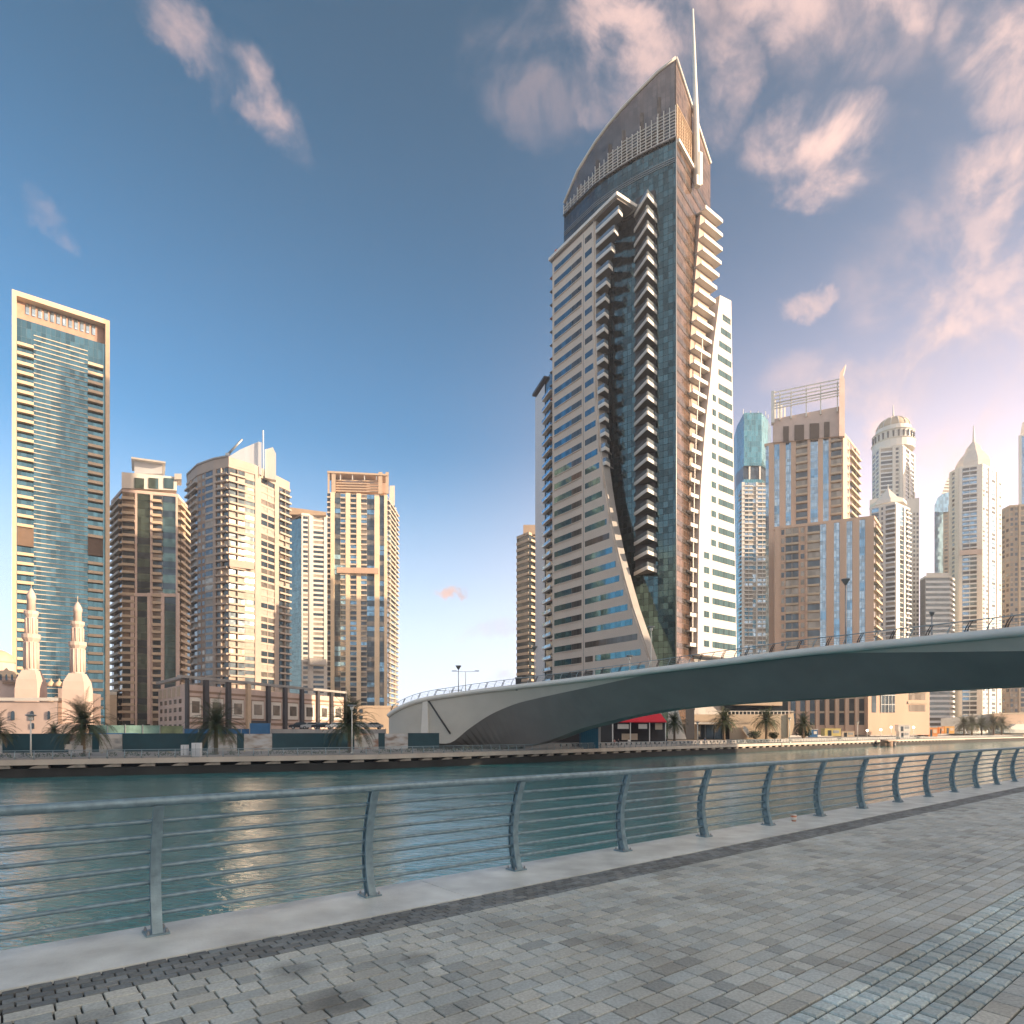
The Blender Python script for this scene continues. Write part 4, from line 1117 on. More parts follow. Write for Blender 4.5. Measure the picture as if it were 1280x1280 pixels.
# its long stone podium, seen under the bridge
def stone_podium():
    A, B, B2, Cc = P(975, 214), P(1085, 208), P(1085, 206), P(1162, 210); k = 1.3
    T = Thing('stone_podium', (*P(1060, 212), BG), 'salmon stone podium with tall dark windows seen under the bridge', 'building')
    T.new('wall').prism([A, B, (B[0] + 8, B[1] + 16), (A[0] + 8, A[1] + 16)], BG, 24 * k, salmon); T.new('wall').prism([B2, Cc, (Cc[0] + 8, Cc[1] + 16), (B2[0] + 8, B2[1] + 16)], BG, 22 * k, salmon)
    F = Frame(A, B); L = F.L; n = 9
    for i in range(n):
        a = L * (i + .12) / n
        for j in range(4): T.new('window').fb(F, a, a + L / n * .5, (3 + j * 4.6) * k, (6.9 + j * 4.6) * k, 0, .08, g_dark)
        T.new('pier').fb(F, a + L / n * .55, a + L / n * .84, BG, 23 * k, 0, .9, salmon)
        for j in range(4): T.new('spandrel').fb(F, a, a + L / n * .5, (7 + j * 4.6) * k, (7.5 + j * 4.6) * k, 0, .2, cream)
    F = Frame(B2, Cc); L = F.L
    for (a, b, z0, z1, mt_) in ((.06, .13, 7, 20, g_dark), (.2, .43, 7, 20, g_dark), (.66, .93, 7.4, 9.6, g_warm), (.66, .93, 11.2, 13.4, g_warm), (.66, .93, 14.6, 16.8, g_warm)):
        T.new('window').fb(F, L * a, L * b, z0 * k, z1 * k, 0, .08, mt_)
    for i in range(4): T.new('glazing_bar').fb(F, L * (.2 + .0575 * i) + .1, L * (.2 + .0575 * i) + .3, 7 * k, 20 * k, .081, .25, steel)
    for i in range(4): T.new('glazing_bar').fb(F, L * .2, L * .43, (9.5 + i * 3) * k, (9.7 + i * 3) * k, .083, .22, steel)
    for z in (10.4, 14): T.new('spandrel').fb(F, L * .64, L * .95, (z - .5) * k, (z + .3) * k, 0, .3, cream)
    T.finish()
stone_podium()
ZS = 1.0
Mwh = dict(wall=white, pier=white, bal=whitec, win=[g_dark, g_dark, g_curt], rail=whitec, bh=.8, bd=1.3, pd=.6, band=whitec, gwin=[g_blue])
def dome_tower():
    Zc = 510
    T = tower('dome_tower', 'white tower under a ribbed dome with a thin spike', [(1090, 520), (1099, 505), (1128, 500), (1143, 518)], 558, 3.3,
              [[('w', 1, 2)], [('p', .06), ('n', .5, 1), ('p', .1), ('w', .2, 1), ('p', .12)], [('p', .2), ('n', .3, 1), ('p', .1), ('n', .3, 1), ('p', .1)]], Mwh, ref=2)
    T.new('lower_stage')
    for (x0, x1, z_) in ((1087, 1100, 503), (1127, 1149, 497)): slab_px(T, 'lower_stage', [(x0, 625), (x1, 622), (x1, 905), (x0, 905)], z_ + 2, 24, white)
    F = Frame(P(1128, 499), P(1149, 499)); 
    facade(T, P(1129, 498.9), P(1149, 498.9), BG, zy(640, 499), 48, [('w', .5, 2), ('p', .06), ('w', .4, 2)], Mwh)
    c = P(1116.5, Zc + 8); k_ = Zc / FP
    k_ *= .9; m = T.new('drum'); m.lathe([(26 * k_, zy(560, Zc)), (26 * k_, zy(551, Zc)), (27.5 * k_, zy(550, Zc)), (24.5 * k_, zy(549.5, Zc)), (24.5 * k_, zy(540, Zc)), (26.5 * k_, zy(538.5, Zc)), (22 * k_, zy(537, Zc)), (22 * k_, zy(532, Zc))], white, 24, c=c, smooth=False)
    for i in range(24):
        th = 2 * math.pi * i / 24; q = (c[0] + 25 * k_ * math.cos(th), c[1] + 25 * k_ * math.sin(th)); T.new('drum_window').lathe([(.5, zy(548.5, Zc)), (.8, zy(541, Zc))], g_dark, 6, c=q)
    m = T.new('dome'); m.lathe([(21 * k_ * math.cos(R(a)), zy(532, Zc) + 17 * k_ * math.sin(R(a))) for a in range(0, 88, 10)], cream, 24, c=c)
    for i in range(14):
        th = 2 * math.pi * i / 14
        T.new('dome_rib').tube([(c[0] + 21.4 * k_ * math.cos(R(a)) * math.cos(th), c[1] + 21.4 * k_ * math.cos(R(a)) * math.sin(th), zy(532, Zc) + 17.4 * k_ * math.sin(R(a))) for a in range(0, 85, 14)], .35, white, 4)
    m = T.new('spike'); m.tube([(c[0], c[1], zy(516, Zc)), (c[0], c[1], zy(500, Zc))], [.8, .25], whitem, 6)
    T.finish()
dome_tower()
def crowned_tower():
    T = tower('crowned_tower', 'white tower with blue corner glass and a low tent roof before the dome tower', [(1088, 428), (1119, 418), (1137, 430)], 630, 3.2,
              [[('p', .05), ('g', .3), ('p', .07), ('w', .12, 1), ('p', .08), ('b', .38)], [('p', .25), ('g', .3), ('p', .1), ('b', .35)]], dict(Mwh, gwin=[g_azure, g_blue, g_dark], band=white), ref=1)
    c = P(1110, 436); k_ = 430 / FP
    T.new('tent_roof').lathe([(21 * k_, zy(630, 430)), (20 * k_, zy(625, 430)), (13 * k_, zy(621, 430)), (7 * k_, zy(614, 430)), (2 * k_, zy(608, 430))], white, 8, c=c, smooth=False)
    T.new('spike').tube([(c[0], c[1], zy(611, 430)), (c[0], c[1], zy(601, 430))], [.6, .2], whitem, 5)
    T.finish()
crowned_tower()
T = tower('striped_office', 'low office block of alternating white and dark stripes', [(1150, 462), (1157, 452), (1187, 452), (1193, 462)], 722, 3.7, [[('g', 1)], [('r', 1)], [('r', 1)]],
          dict(Mwh, win=[g_dark], gwin=[g_dark], band=g_dark), ref=1)
slab_px(T, 'roof_block', [(1158, 716), (1186, 716), (1186, 722), (1158, 722)], 455, 16, white); T.finish()
def stepped():
    T = tower('stepped_tower', 'pale stepped tower with curved blue glass front', [(1168, 590), (1193, 580)], 632, 3.4, [[('g', .45), ('w', .55, 2)]], dict(Mwh, gwin=[g_blue], band=g_blue, wall=cream), ref=1)
    q = [(1168, 632), (1172, 622), (1179, 617), (1193, 613), (1193, 640), (1168, 640)]
    slab_px(T, 'curved_top', q, 583, 6, g_blue)
    for i in range(5): slab_px(T, 'top_tier', [(1177 + i * 1.5, 617 - i * 4), (1193, 617 - i * 4), (1193, 614.5 - i * 4), (1178 + i * 1.5, 614.5 - i * 4)], 590, 12, white)
    slab_px(T, 'top_core', [(1181, 616), (1193, 616), (1193, 594), (1185, 598)], 592, 8, cream)
    T.finish()
stepped()
def onion_tower():
    Z0 = 480
    T = tower('pyramid_tower', 'white tower topped by an onion shaped roof and needle', [(1187, 492), (1199, 482), (1228, 476), (1252, 492)], 582, 3.35,
              [[('p', .2), ('w', .4, 1), ('p', .4)], [('p', .12), ('g', .02), ('b', .62), ('p', .24)], [('w', .3, 2), ('p', .12), ('w', .3, 1), ('p', .1), ('w', .18, 1)]], dict(Mwh, win=[g_dark, g_blue, g_blue]), ref=2)
    
    c = P(1217, 494); k_ = Z0 / FP
    T.new('onion_roof').lathe([(20 * k_, zy(583, Z0)), (20 * k_, zy(572, Z0)), (18 * k_, zy(567, Z0)), (14 * k_, zy(561, Z0)), (10 * k_, zy(556, Z0)), (8 * k_, zy(550, Z0)), (4 * k_, zy(545, Z0)), (1 * k_, zy(541, Z0))], mat('pale_roof', (.66, .60, .54), .6), 8, c=c, smooth=False)
    T.new('needle').tube([(c[0], c[1], zy(545, Z0)), (c[0], c[1], zy(521, Z0))], [1.0, .3], whitem, 6)
    slab_px(T, 'plant_floor', [(1200, 688), (1228, 686), (1228, 692), (1200, 694)], (1199, 480.5, 1228, 474.5), .9, pinkst)
    T.finish()
onion_tower()
T = tower('sandstone_tower', 'beige grid tower at the right edge above the bridge', [(1252, 432), (1262, 424), (1300, 420)], 634, 3.3, [[('w', 1, 2)], [('w', .3, 2), ('p', .06), ('n', .3, 1), ('p', .06), ('w', .3, 2)]], dict(Mc, bal=cream), ref=1); T.finish()
T = tower('tall_far_tower', 'tall pale far tower cut by the right edge', [(1273, 640), (1310, 632)], 546, 3.4, [[('p', .1), ('g', .4), ('p', .1), ('g', .4)]], dict(Mwh, gwin=[g_blue], band=g_blue), ref=0)
slab_px(T, 'top_block', [(1275, 545), (1278, 528), (1300, 524), (1300, 545)], 642, 18, greyc); T.finish()

# ================================================================== THE BRIDGE
#       px   depth  ytop  fascia drop/inset  belly z at centre   half width
BR = [(486, 124.0, 893, 6.2, .05, FG), (492, 123, 888, 6.8, .05, FG), (504, 121.6, 881.5, 7.8, .05, FG), (520, 120.5, 875.5, 8.2, .05, FG), (540, 119.5, 871, 8.6, .05, FG), (563, 118.2, 867.5, 9.0, .1, FG),
      (585, 117, 864.3, 6.8, .45, FG), (610, 115, 861, 4.7, .6, -1.7), (640, 112.5, 857.5, 3.2, .75, -1.2), (665, 110, 854.5, 2.6, .8, -.1), (700, 106, 850.5, 2.0, .7, 1.9), (740, 101, 845.5, 1.5, .6, 3.3), (780, 96.5, 840.5, 1.0, .5, 4.3), (820, 92, 835.4, .62, .4, 4.95),
      (900, 84, 825.5, .6, .4, 5.4), (1000, 75, 813, .62, .4, 5.6), (1060, 70.5, 807, .8, .5, 5.8), (1100, 67.5, 802.8, 1.05, .6, 5.9), (1200, 61, 793.0, 1.6, .9, 5.9), (1280, 56, 785, 1.95, 1.1, 5.8), (1400, 50, 774, 2.2, 1.2, 5.6), (1600, 42.5, 756, 2.3, 1.2, 5.2)]
st = []
for px, z, y, fd, fi, bz in BR: x, yy = P(px, z); st.append([x, yy, zy(y, z), fd, fi, bz])
lx, ly = st[-1][0], st[-1][1]
for (dx, dy, zz, bz) in ((8, -9, 9.6, 4.6), (17, -20, 9.0, 4.0), (26, -32, 8.2, 3.2), (36, -46, 7.0, 1.5)): st.append([lx + dx, ly + dy, zz, 2.3, 1.2, bz])
def resample(st, n=3):
    out = []
    for i in range(len(st) - 1):
        p0, p1, p2, p3 = st[max(i - 1, 0)], st[i], st[i + 1], st[min(i + 2, len(st) - 1)]
        for j in range(n):
            t = j / n
            out.append([.5 * (2 * b + (c - a) * t + (2 * a - 5 * b + 4 * c - d) * t * t + (3 * b - a - 3 * c + d) * t ** 3) for a, b, c, d in zip(p0, p1, p2, p3)])
    out.append(st[-1]); return out
SB = resample(st, 4)
W = 14.5
secs = []
for i, s_ in enumerate(SB):
    a, b = SB[max(i - 1, 0)], SB[min(i + 1, len(SB) - 1)]
    t = Vector((b[0] - a[0], b[1] - a[1])).normalized(); r = Vector((-t.y, t.x))     # away from the camera side
    e = Vector((s_[0], s_[1])); z = s_[2]; fd, fi, bz = s_[3:]; bz = min(bz, z - fd - .05); fd = min(fd, z - FG - .02)
    pt = lambda d, zz: (e.x + r.x * d, e.y + r.y * d, zz)
    secs.append(dict(e=e, r=r, t=t, z=z, ring=[pt(0, z - .35), pt(fi, z - fd), pt(W * .38, bz), pt(W * .62, bz), pt(W - fi, z - fd), pt(W, z - .35), pt(W, z - .02), pt(0, z - .02)]))
broot = empty('road_bridge', (0, 107, FG), 'curved grey concrete bridge sweeping across the canal', 'bridge')
def loft(name, idx, mt_, smooth=True):
    m = MB()
    for s in secs:
        for k in idx: m.v.append(s['ring'][k])
    n = len(idx)
    for i in range(len(secs) - 1):
        for k in range(n - 1): m.face([i * n + k, i * n + k + 1, (i + 1) * n + k + 1, (i + 1) * n + k], mt_, smooth)
    return m.build(name, broot)
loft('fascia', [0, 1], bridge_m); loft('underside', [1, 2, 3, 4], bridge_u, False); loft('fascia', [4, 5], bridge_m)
loft('deck', [7, 6], asph)
for d0 in (0, W):
    m = MB(); m.tube([(s['e'].x + s['r'].x * d0, s['e'].y + s['r'].y * d0, s['z'] - .25) for s in secs], .46, bridge_w, 12); m.build('edge_beam', broot)
# abutment end wall, a thin raised fin and the slanted joint on the side wall
s0 = secs[0]; m = MB(); m.poly([s0['ring'][k] for k in (0, 1, 4, 5)], bridge_m); m.build('end_wall', broot)
m = MB(); a = onplane(536, 900, st[4][:2], (st[5][0] - st[3][0], st[5][1] - st[3][1]))
def on_side(px, y, off=-.25):
    i = min(range(len(secs)), key=lambda k: abs(640 + FP * secs[k]['e'].x / secs[k]['e'].y - px)); s = secs[i]
    v = onplane(px, y, (s['e'].x, s['e'].y), tuple(s['t'])); return Vector((v.x + s['r'].x * off, v.y + s['r'].y * off, v.z))
m = MB(); m.extrude([on_side(529, 876), on_side(535, 874.5), on_side(536.5, 930), on_side(526, 930)], (.1, .4, 0), bridge_w); m.build('fin', broot)
m = MB(); m.tube([on_side(536, 876, -.05), on_side(563, 917, -.05)], .16, darkp, 5); m.build('joint', broot)
m = MB()
# bridge railing: raked posts in pairs, top rail, wires
for side, d0 in (('near', .15), ('far', W - .15)):
    rr = empty('bridge_railing', (0, 107, 8), 'steel railing with raked posts along the near edge of the bridge' if side == 'near' else 'steel railing along the far edge of the bridge', 'railing')
    path = [Vector((s['e'].x + s['r'].x * d0, s['e'].y + s['r'].y * d0, s['z'] + .12)) for s in secs]
    inw = 1 if side == 'near' else -1
    top = [p + Vector((s['r'].x * .18 * inw, s['r'].y * .18 * inw, 1.12)) for p, s in zip(path, secs)]
    m = MB(); m.tube(top, .055, railf, 6); m.build('top_rail', rr)
    for h_ in (.3, .55, .8):
        m = MB(); m.tube([p + (q - p) * (h_ / 1.12) for p, q in zip(path, top)], .018, railf, 4); m.build('rail', rr)
    acc = 0; nxt = 1.0; k = 0
    for i in range(len(path) - 1):
        a, b = path[i], path[i + 1]; ln = (b - a).length
        while nxt <= acc + ln:
            p = a + (b - a) * ((nxt - acc) / ln); q = top[i] + (top[i + 1] - top[i]) * ((nxt - acc) / ln); t = (b - a).normalized()
            if k < 96:
                m = MB()
                for o_ in ((0, .22) if k % 2 == 0 else (0,)): m.tube([p - t * (.3 + o_), p - t * (.12 + o_) + Vector((0, 0, .5)), q + t * (.15 - o_)], [.065, .055, .04], darkp if k % 2 == 0 else railf, 5)
                m.build('post', rr)
            k += 1; nxt += 1.75
        acc += ln

# ================================================================== FAR PROMENADE
fr = empty('far_railing', (-40, 82, FG), 'pale steel railing along the far promenade edge', 'railing')
fl = offset([(-75, 67.2)] + vis[1:], .45)
for h_ in [.12 + .125 * i for i in range(7)]:
    m = MB(); m.tube([(x, y, FG + .05 + h_) for x, y in fl], .017, railf, 4); m.build('rail', fr)
m = MB(); m.tube([(x, y, FG + 1.10) for x, y in fl], .045, railf, 6); m.build('top_rail', fr)
pstuff = MB(); k = 0
for p, t in walk(fl, 1.85):
    n = Vector((-t.y, t.x)); m = MB()
    pts = [(p.x, p.y, FG + .05), (p.x - n.x * .09, p.y - n.y * .09, FG + .45), (p.x - n.x * .05, p.y - n.y * .05, FG + .8), (p.x + n.x * .12, p.y + n.y * .12, FG + 1.1)]
    m.tube(pts, [.075, .07, .05, .04], railf, 5)
    if k < 99: m.build('post', fr)
    else: pstuff.add(m)
    k += 1
if pstuff.f: pstuff.build('post', fr)['kind'] = 'stuff'

# hoarding: teal boards with blurred picture panels
def pic_mat(name, cols, seed):
    m, nt, b = _new(name); N, L = nt.nodes, nt.links
    tc = N.new('ShaderNodeTexCoord'); mp = N.new('ShaderNodeMapping'); mp.inputs['Location'].default_value = (seed, seed * 2, 0); mp.inputs['Scale'].default_value = (.5, .5, 1.3); L.new(tc.outputs['Object'], mp.inputs[0])
    n = N.new('ShaderNodeTexNoise'); n.inputs['Scale'].default_value = .9; n.inputs['Detail'].default_value = 2; L.new(mp.outputs[0], n.inputs[0])
    r = N.new('ShaderNodeValToRGB'); L.new(n.outputs['Fac'], r.inputs[0]); r.color_ramp.elements[0].position = .35; r.color_ramp.elements[0].color = (*cols[0], 1); r.color_ramp.elements[1].position = .62; r.color_ramp.elements[1].color = (*cols[2], 1)
    e = r.color_ramp.elements.new(.48); e.color = (*cols[1], 1); L.new(r.outputs[0], b.inputs['Base Color']); b.inputs['Roughness'].default_value = .4; return m
pics = [pic_mat('picture_a', ((.22, .24, .25), (.42, .42, .41), (.55, .55, .53)), 1), pic_mat('picture_b', ((.28, .17, .13), (.42, .40, .38), (.5, .52, .5)), 5), pic_mat('picture_c', ((.25, .2, .17), (.45, .44, .42), (.5, .53, .55)), 9)]
hw = empty('site_hoarding', (-45, 92, FG), 'dark teal site hoarding with blurred picture panels on the far promenade', 'hoarding')
hx = [(-20, 3), (3, 0), (87, 2), (115, 0), (124, 2), (153, 0), (260, 2), (296, 0), (305, 3), (340, 0), (443, 3), (473, 0), (481, 2), (510, 0), (549, None)]
hA, hB = P(-20, 88), P(549, 112)
dh = Vector((hB[0] - hA[0], hB[1] - hA[1])).normalized()
for i in range(len(hx) - 1):
    a = onplane(hx[i][0], 900, hA, dh); b = onplane(hx[i + 1][0], 900, hA, dh); F = Frame((a.x, a.y), (b.x, b.y))
    kind = hx[i][1]; m = MB(); m.fb(F, 0.02, F.L - .02, FG + .35, FG + 2.95, -.12, 0 if kind else .06, teal if kind == 0 else pics[(kind + i) % 3])
    m.build('picture_panel' if kind else 'board', hw)
    if kind == 0:
        m = MB(); m.fb(F, 0, F.L, FG + 2.953, FG + 3.05, -.15, .1, teal); m.build('cap', hw)
# things behind the hoarding
def fence_run(name, label, x0, x1, y0, y1, Z0, Z1, mt_, cat='fence', thick=.2, seg=2.4, postm=None):
    A, B = P(x0, Z0), P(x1, Z1); F = Frame(A, B); T = Thing(name, (A[0], A[1], BG), label, cat)
    zt = zy(y0, Z0); zb = min(zy(y1, Z0), zt - .5); n = max(1, int(F.L / seg))
    for i in range(n): T.new('panel').fb(F, F.L * i / n + .05, F.L * (i + 1) / n - .05, zb, zt, -thick, 0, mt_)
    for i in range(n + 1): T.new('post').fb(F, F.L * i / n - .07, F.L * i / n + .07, BG, zt + .15, .003, .12, postm or steel)
    return T.finish()
g_net = mat('green_netting', (.17, .30, .27), .7, var=.35, scale=.8)
fence_run('netted_fence', 'pale green netted fence behind the hoarding, left part', 112, 200, 906.5, 919, 118, 122, g_net)
fence_run('netted_fence', 'yellowish green stretch of netted fence beside the blue boards', 200, 229, 907.5, 919, 122, 123, mat('yellow_netting', (.20, .25, .14), .7, var=.4))
fence_run('blue_fence', 'bright blue board fence in front of the podium', 230, 336, 911, 920, 124, 129, bluep)
fence_run('blue_gate', 'blue slatted gate at the podium garage', 312, 338, 904, 919, 127, 129, bluep, 'gate')
fence_run('parapet_wall', 'low pale concrete wall holding up the car park', 338, 482, 911.5, 922, 130, 135, greyc, 'wall', .4, 4)
m = MB(); q = [P(338, 130.5), P(482, 135.5), P(482, 160), P(338, 160)]; m.prism(q, BG, zy(911.5, 131), greyc); o = struct(m, 'raised_car_park')
T = Thing('site_shelter', (*P(130, 100), BG), 'low site cabin with a bright blue roof behind the hoarding', 'cabin')
c = P(131, 104)
T.new('wall').box(-3.4, 3.4, 0, 2.5, BG, zy(919, 104), whitec, c=c); T.new('roof').box(-3.8, 3.8, -.4, 2.9, zy(919, 104) + .003, zy(916.5, 104), mat('sky_blue_sheet', (.04, .20, .46), .5), c=c)
for i in (-1, 1): T.new('window').box(i * 1.7 - .6, i * 1.7 + .6, -.06, -.003, .2, .65, g_dark, c=c)
T.finish()
T = Thing('site_tarp', (*P(178, 104), BG), 'row of white and red tarpaulins over site stores', 'tarpaulin')
for i in range(7):
    c = P(150 + i * 8.5, 104); T.new('sheet').prism([(c[0] - .5, c[1]), (c[0] + .55, c[1]), (c[0] + .5, c[1] + 1.5), (c[0] - .45, c[1] + 1.5)], BG, [zy(917.5 + .8 * math.sin(i * 2), 104), zy(918, 104), zy(917, 104), zy(918, 104)], white if i % 3 else mat('red_tarp', (.35, .05, .04), .6))
T.finish()

# ---- planting on the far promenade
leafm = mat('planting_green', (.045, .075, .025), .7, var=.5, scale=2)
leafd = mat('shrub_dark', (.025, .05, .022), .7, var=.5, scale=1.5)
flow = mat('yellow_bloom', (.40, .30, .05), .7, var=.2)
def leaf_blob(mb, c, rx, ry, rz_, n, sz, mt_, rnd):
    for _ in range(n):
        while True:
            a, b, d = rnd.uniform(-1, 1), rnd.uniform(-1, 1), rnd.uniform(-1, 1)
            if a * a + b * b + d * d <= 1 and rnd.random() < .35 + .65 * (a * a + b * b + d * d): break
        p = Vector((c[0] + a * rx, c[1] + b * ry, c[2] + d * rz_)); u = Vector((rnd.gauss(0, 1), rnd.gauss(0, 1), rnd.gauss(0, 1))).normalized(); v = u.orthogonal().normalized()
        s = sz * rnd.uniform(.6, 1.3); mb.poly([p - u * s, p - v * s * .4, p + u * s, p + v * s * .4], mt_)
rnd = random.Random(5)
hedge_m = MB(); pl = offset([(-75, 67.2)] + vis[1:], 2.6)
for p, t in walk(pl, .9, 0, 90):
    if rnd.random() < .82: leaf_blob(hedge_m, (p.x, p.y, FG + .35), .7, .6, .42, 40, .13, leafm if rnd.random() < .8 else leafd, rnd)
    if rnd.random() < .3: leaf_blob(hedge_m, (p.x, p.y, FG + .72), .5, .4, .1, 10, .07, flow, rnd)
o = struct(hedge_m, 'ground_cover', 'low ground cover planting behind the far railing', 'stuff')
kerb = MB(); ka, kb = offset([(-75, 67.2)] + vis[1:4], 1.8), offset([(-75, 67.2)] + vis[1:4], 3.5)
for i in range(3):
    kerb.hexa([(*ka[i], FG), (*ka[i + 1], FG), (*kb[i + 1], FG), (*kb[i], FG), (*ka[i], FG + .25), (*ka[i + 1], FG + .25), (*kb[i + 1], FG + .25), (*kb[i], FG + .25)], greyc)
struct(kerb, 'planting_bed')

def make_shrub(label, seed, w=2.2, h=2.0):
    rn = random.Random(seed); e = empty('shrub', (0, 0, 0), label, 'shrub', 'shrubs on the far bank')
    m = MB()
    for _ in range(9): a = rn.uniform(0, 6.28); leaf_blob(m, (math.cos(a) * w * .45 * rn.random(), math.sin(a) * w * .45 * rn.random(), h * rn.uniform(.35, .75)), w * .34, w * .34, h * .27, 150, .13, leafd, rn)
    m.build('foliage', e)
    m = MB()
    for i in range(5): a = i * 1.3; m.tube([(0, 0, 0), (math.cos(a) * w * .3, math.sin(a) * w * .3, h * .6)], [.07, .03], brownst, 5)
    m.build('stem', e); return e
s0 = make_shrub('rounded dark shrub in front of the pale restaurant wall', 1)
sh = [(944, 172, 919, 1.35, None), (968, 176, 919, 1.15, 'second rounded shrub before the lit end of the restaurant wall'), (1005, 203, 916, 1.9, 'broad dark shrub beside the end palm past the restaurant'), (1165, 292, 917, 1.9, 'grey green bushy tree beside the orange kiosks'), (530, 190, 905, 2.4, 'far shrubs just left of the bridge end')]
for i, (px, Z_, y, s_, lb) in enumerate(sh):
    o = s0 if i == 0 else dup(s0); c = P(px, Z_); place(o, c[0], c[1], TG if i < 4 else BG, i * 1.1, s_ * (1.0), lb)

def bankZ(px):
    a = (px - 640) / FP
    for (x1, y1), (x2, y2) in zip(bankL, bankL[1:]):
        k1 = (y2 - y1) / (x2 - x1); den = 1 - k1 * a
        if abs(den) < 1e-6: continue
        Z_ = (y1 - k1 * x1) / den
        if x1 <= a * Z_ <= x2 and Z_ > 0: return Z_
    return 100
# ---- palms
trunkm = mat('palm_trunk', (.16, .12, .085), .95, var=.4, scale=4, bump=.6, bscale=6)
frondm = mat('palm_frond', (.048, .068, .028), .6, var=.35, scale=1.2)
deadm = mat('dry_frond', (.20, .15, .08), .8, var=.3)
def make_palm(seed, hgt=4.3, fl_=4.9, nf=74):
    rn = random.Random(seed); e = empty('date_palm', (0, 0, 0), None, 'palm tree', 'date palms along the far bank')
    m = MB(); prof = []; nseg = 26
    for i in range(nseg + 1):
        z = hgt * i / nseg; r = .27 - .05 * i / nseg + (.06 if i < 2 else 0) + (.035 if i % 2 else 0) + (.07 if i > nseg - 5 else 0); prof.append((r, z))
    m.lathe(prof, trunkm, 10, smooth=False); m.build('trunk', e)
    m = MB()
    for i in range(nf):
        az = i * 2.39996 + rn.uniform(-.2, .2); el = R(82) - (i / nf) ** .8 * R(112) + rn.uniform(-.1, .1); ln = fl_ * rn.uniform(.85, 1.1)
        p = Vector((0, 0, hgt - .05)); d = Vector((math.cos(az) * math.cos(el), math.sin(az) * math.cos(el), math.sin(el))); pts = [p]; n = 12
        for j in range(n):
            d = (d + Vector((0, 0, -.05 - .016 * j))).normalized(); p = p + d * ln / n; pts.append(p)
        mt_ = deadm if (i > nf - 5 and rn.random() < .6) else frondm
        m.tube(pts, [.035 * (1 - .8 * j / n) for j in range(n + 1)], mt_, 3, cap=False)
        side = d.cross(Vector((0, 0, 1)))
        if side.length < .1: side = Vector((math.sin(az), -math.cos(az), 0))
        side.normalize()
        for j in range(2, n * 2 + 1):
            t = j / 2; k_ = min(int(t), n - 1); q = pts[k_] + (pts[k_ + 1] - pts[k_]) * (t - k_); tg = (pts[k_ + 1] - pts[k_]).normalized()
            ll = .78 * math.sin(math.pi * min(1, (j / (2 * n)) * .9 + .12)) + .1
            for s_ in (-1, 1):
                up = side.cross(tg) * .22; tip = q + (side * s_ * .8 + tg * .75 + Vector((0, 0, rn.uniform(-.4, -.05))) + up).normalized() * ll; w = tg * .05
                m.poly([q - w, q + w, tip + w * .3, tip - w * .3], mt_)
    m.build('crown', e)
    m = MB(); leaf_blob(m, (0, 0, hgt - .45), .32, .32, .35, 60, .14, deadm, rn); m.build('old_frond_bases', e)
    return e
pa, pb = make_palm(1), make_palm(2, 4.3, 3.7, 52)
palms = [(104, 86, 942, 4.0, 0, 'biggest date palm, in front of the mosque below the shorter minaret'), (270, 92, 937, 3.9, 0, 'date palm in front of the podium at its left part'), (437, 97, 937, 3.8, 0, 'date palm beside a lamp post in front of the low cream block'), (-6, 84, 942, 3.4, 1, 'date palm cut by the left edge of the view'),
         (67, 108, 930, 1.9, 1, 'small palm between the lamp post and the biggest palm'),
         (843, 156, 924, 4.0, 1, 'slender palm right beside the red canopy'), (905, 172, 922, 4.2, 1, 'palm in front of the restaurant terrace doors'), (958, 175, 921, 4.4, 1, 'palm between the two rounded shrubs'), (1004, 199, 919, 4.4, 1, 'palm at the right end of the restaurant wall'),
         (1205, 315, 918, 5, 0, 'leftmost of the five far palms by the yachts'), (1215, 325, 918, 5, 1, 'second of the five far palms by the yachts'), (1227, 325, 918, 5, 0, 'middle one of the five far palms by the yachts'), (1242, 338, 918, 5.2, 1, 'fourth of the five far palms by the yachts'), (1252, 340, 918, 5.2, 0, 'rightmost of the five far palms by the yachts')]
tops = {0: 868, 1: 872, 2: 868, 3: 890, 4: 903, 5: 888, 6: 884, 7: 884, 8: 891, 9: 893, 10: 893, 11: 894, 12: 892, 13: 893}
used = set()
for i, (px, Z_, yb, _, kind, lb) in enumerate(palms):
    src = (pa, pb)[kind]; o = src if kind not in used else dup(src); used.add(kind); c = P(px, Z_)
    zb = FG if i in (0, 1, 2, 3) else TG
    full = (4.3 + 3.9) if kind == 0 else (4.3 + 2.8); s_ = (zy(tops[i], Z_) - zb) / full
    place(o, c[0], c[1], zb, i * 1.3, s_, lb)

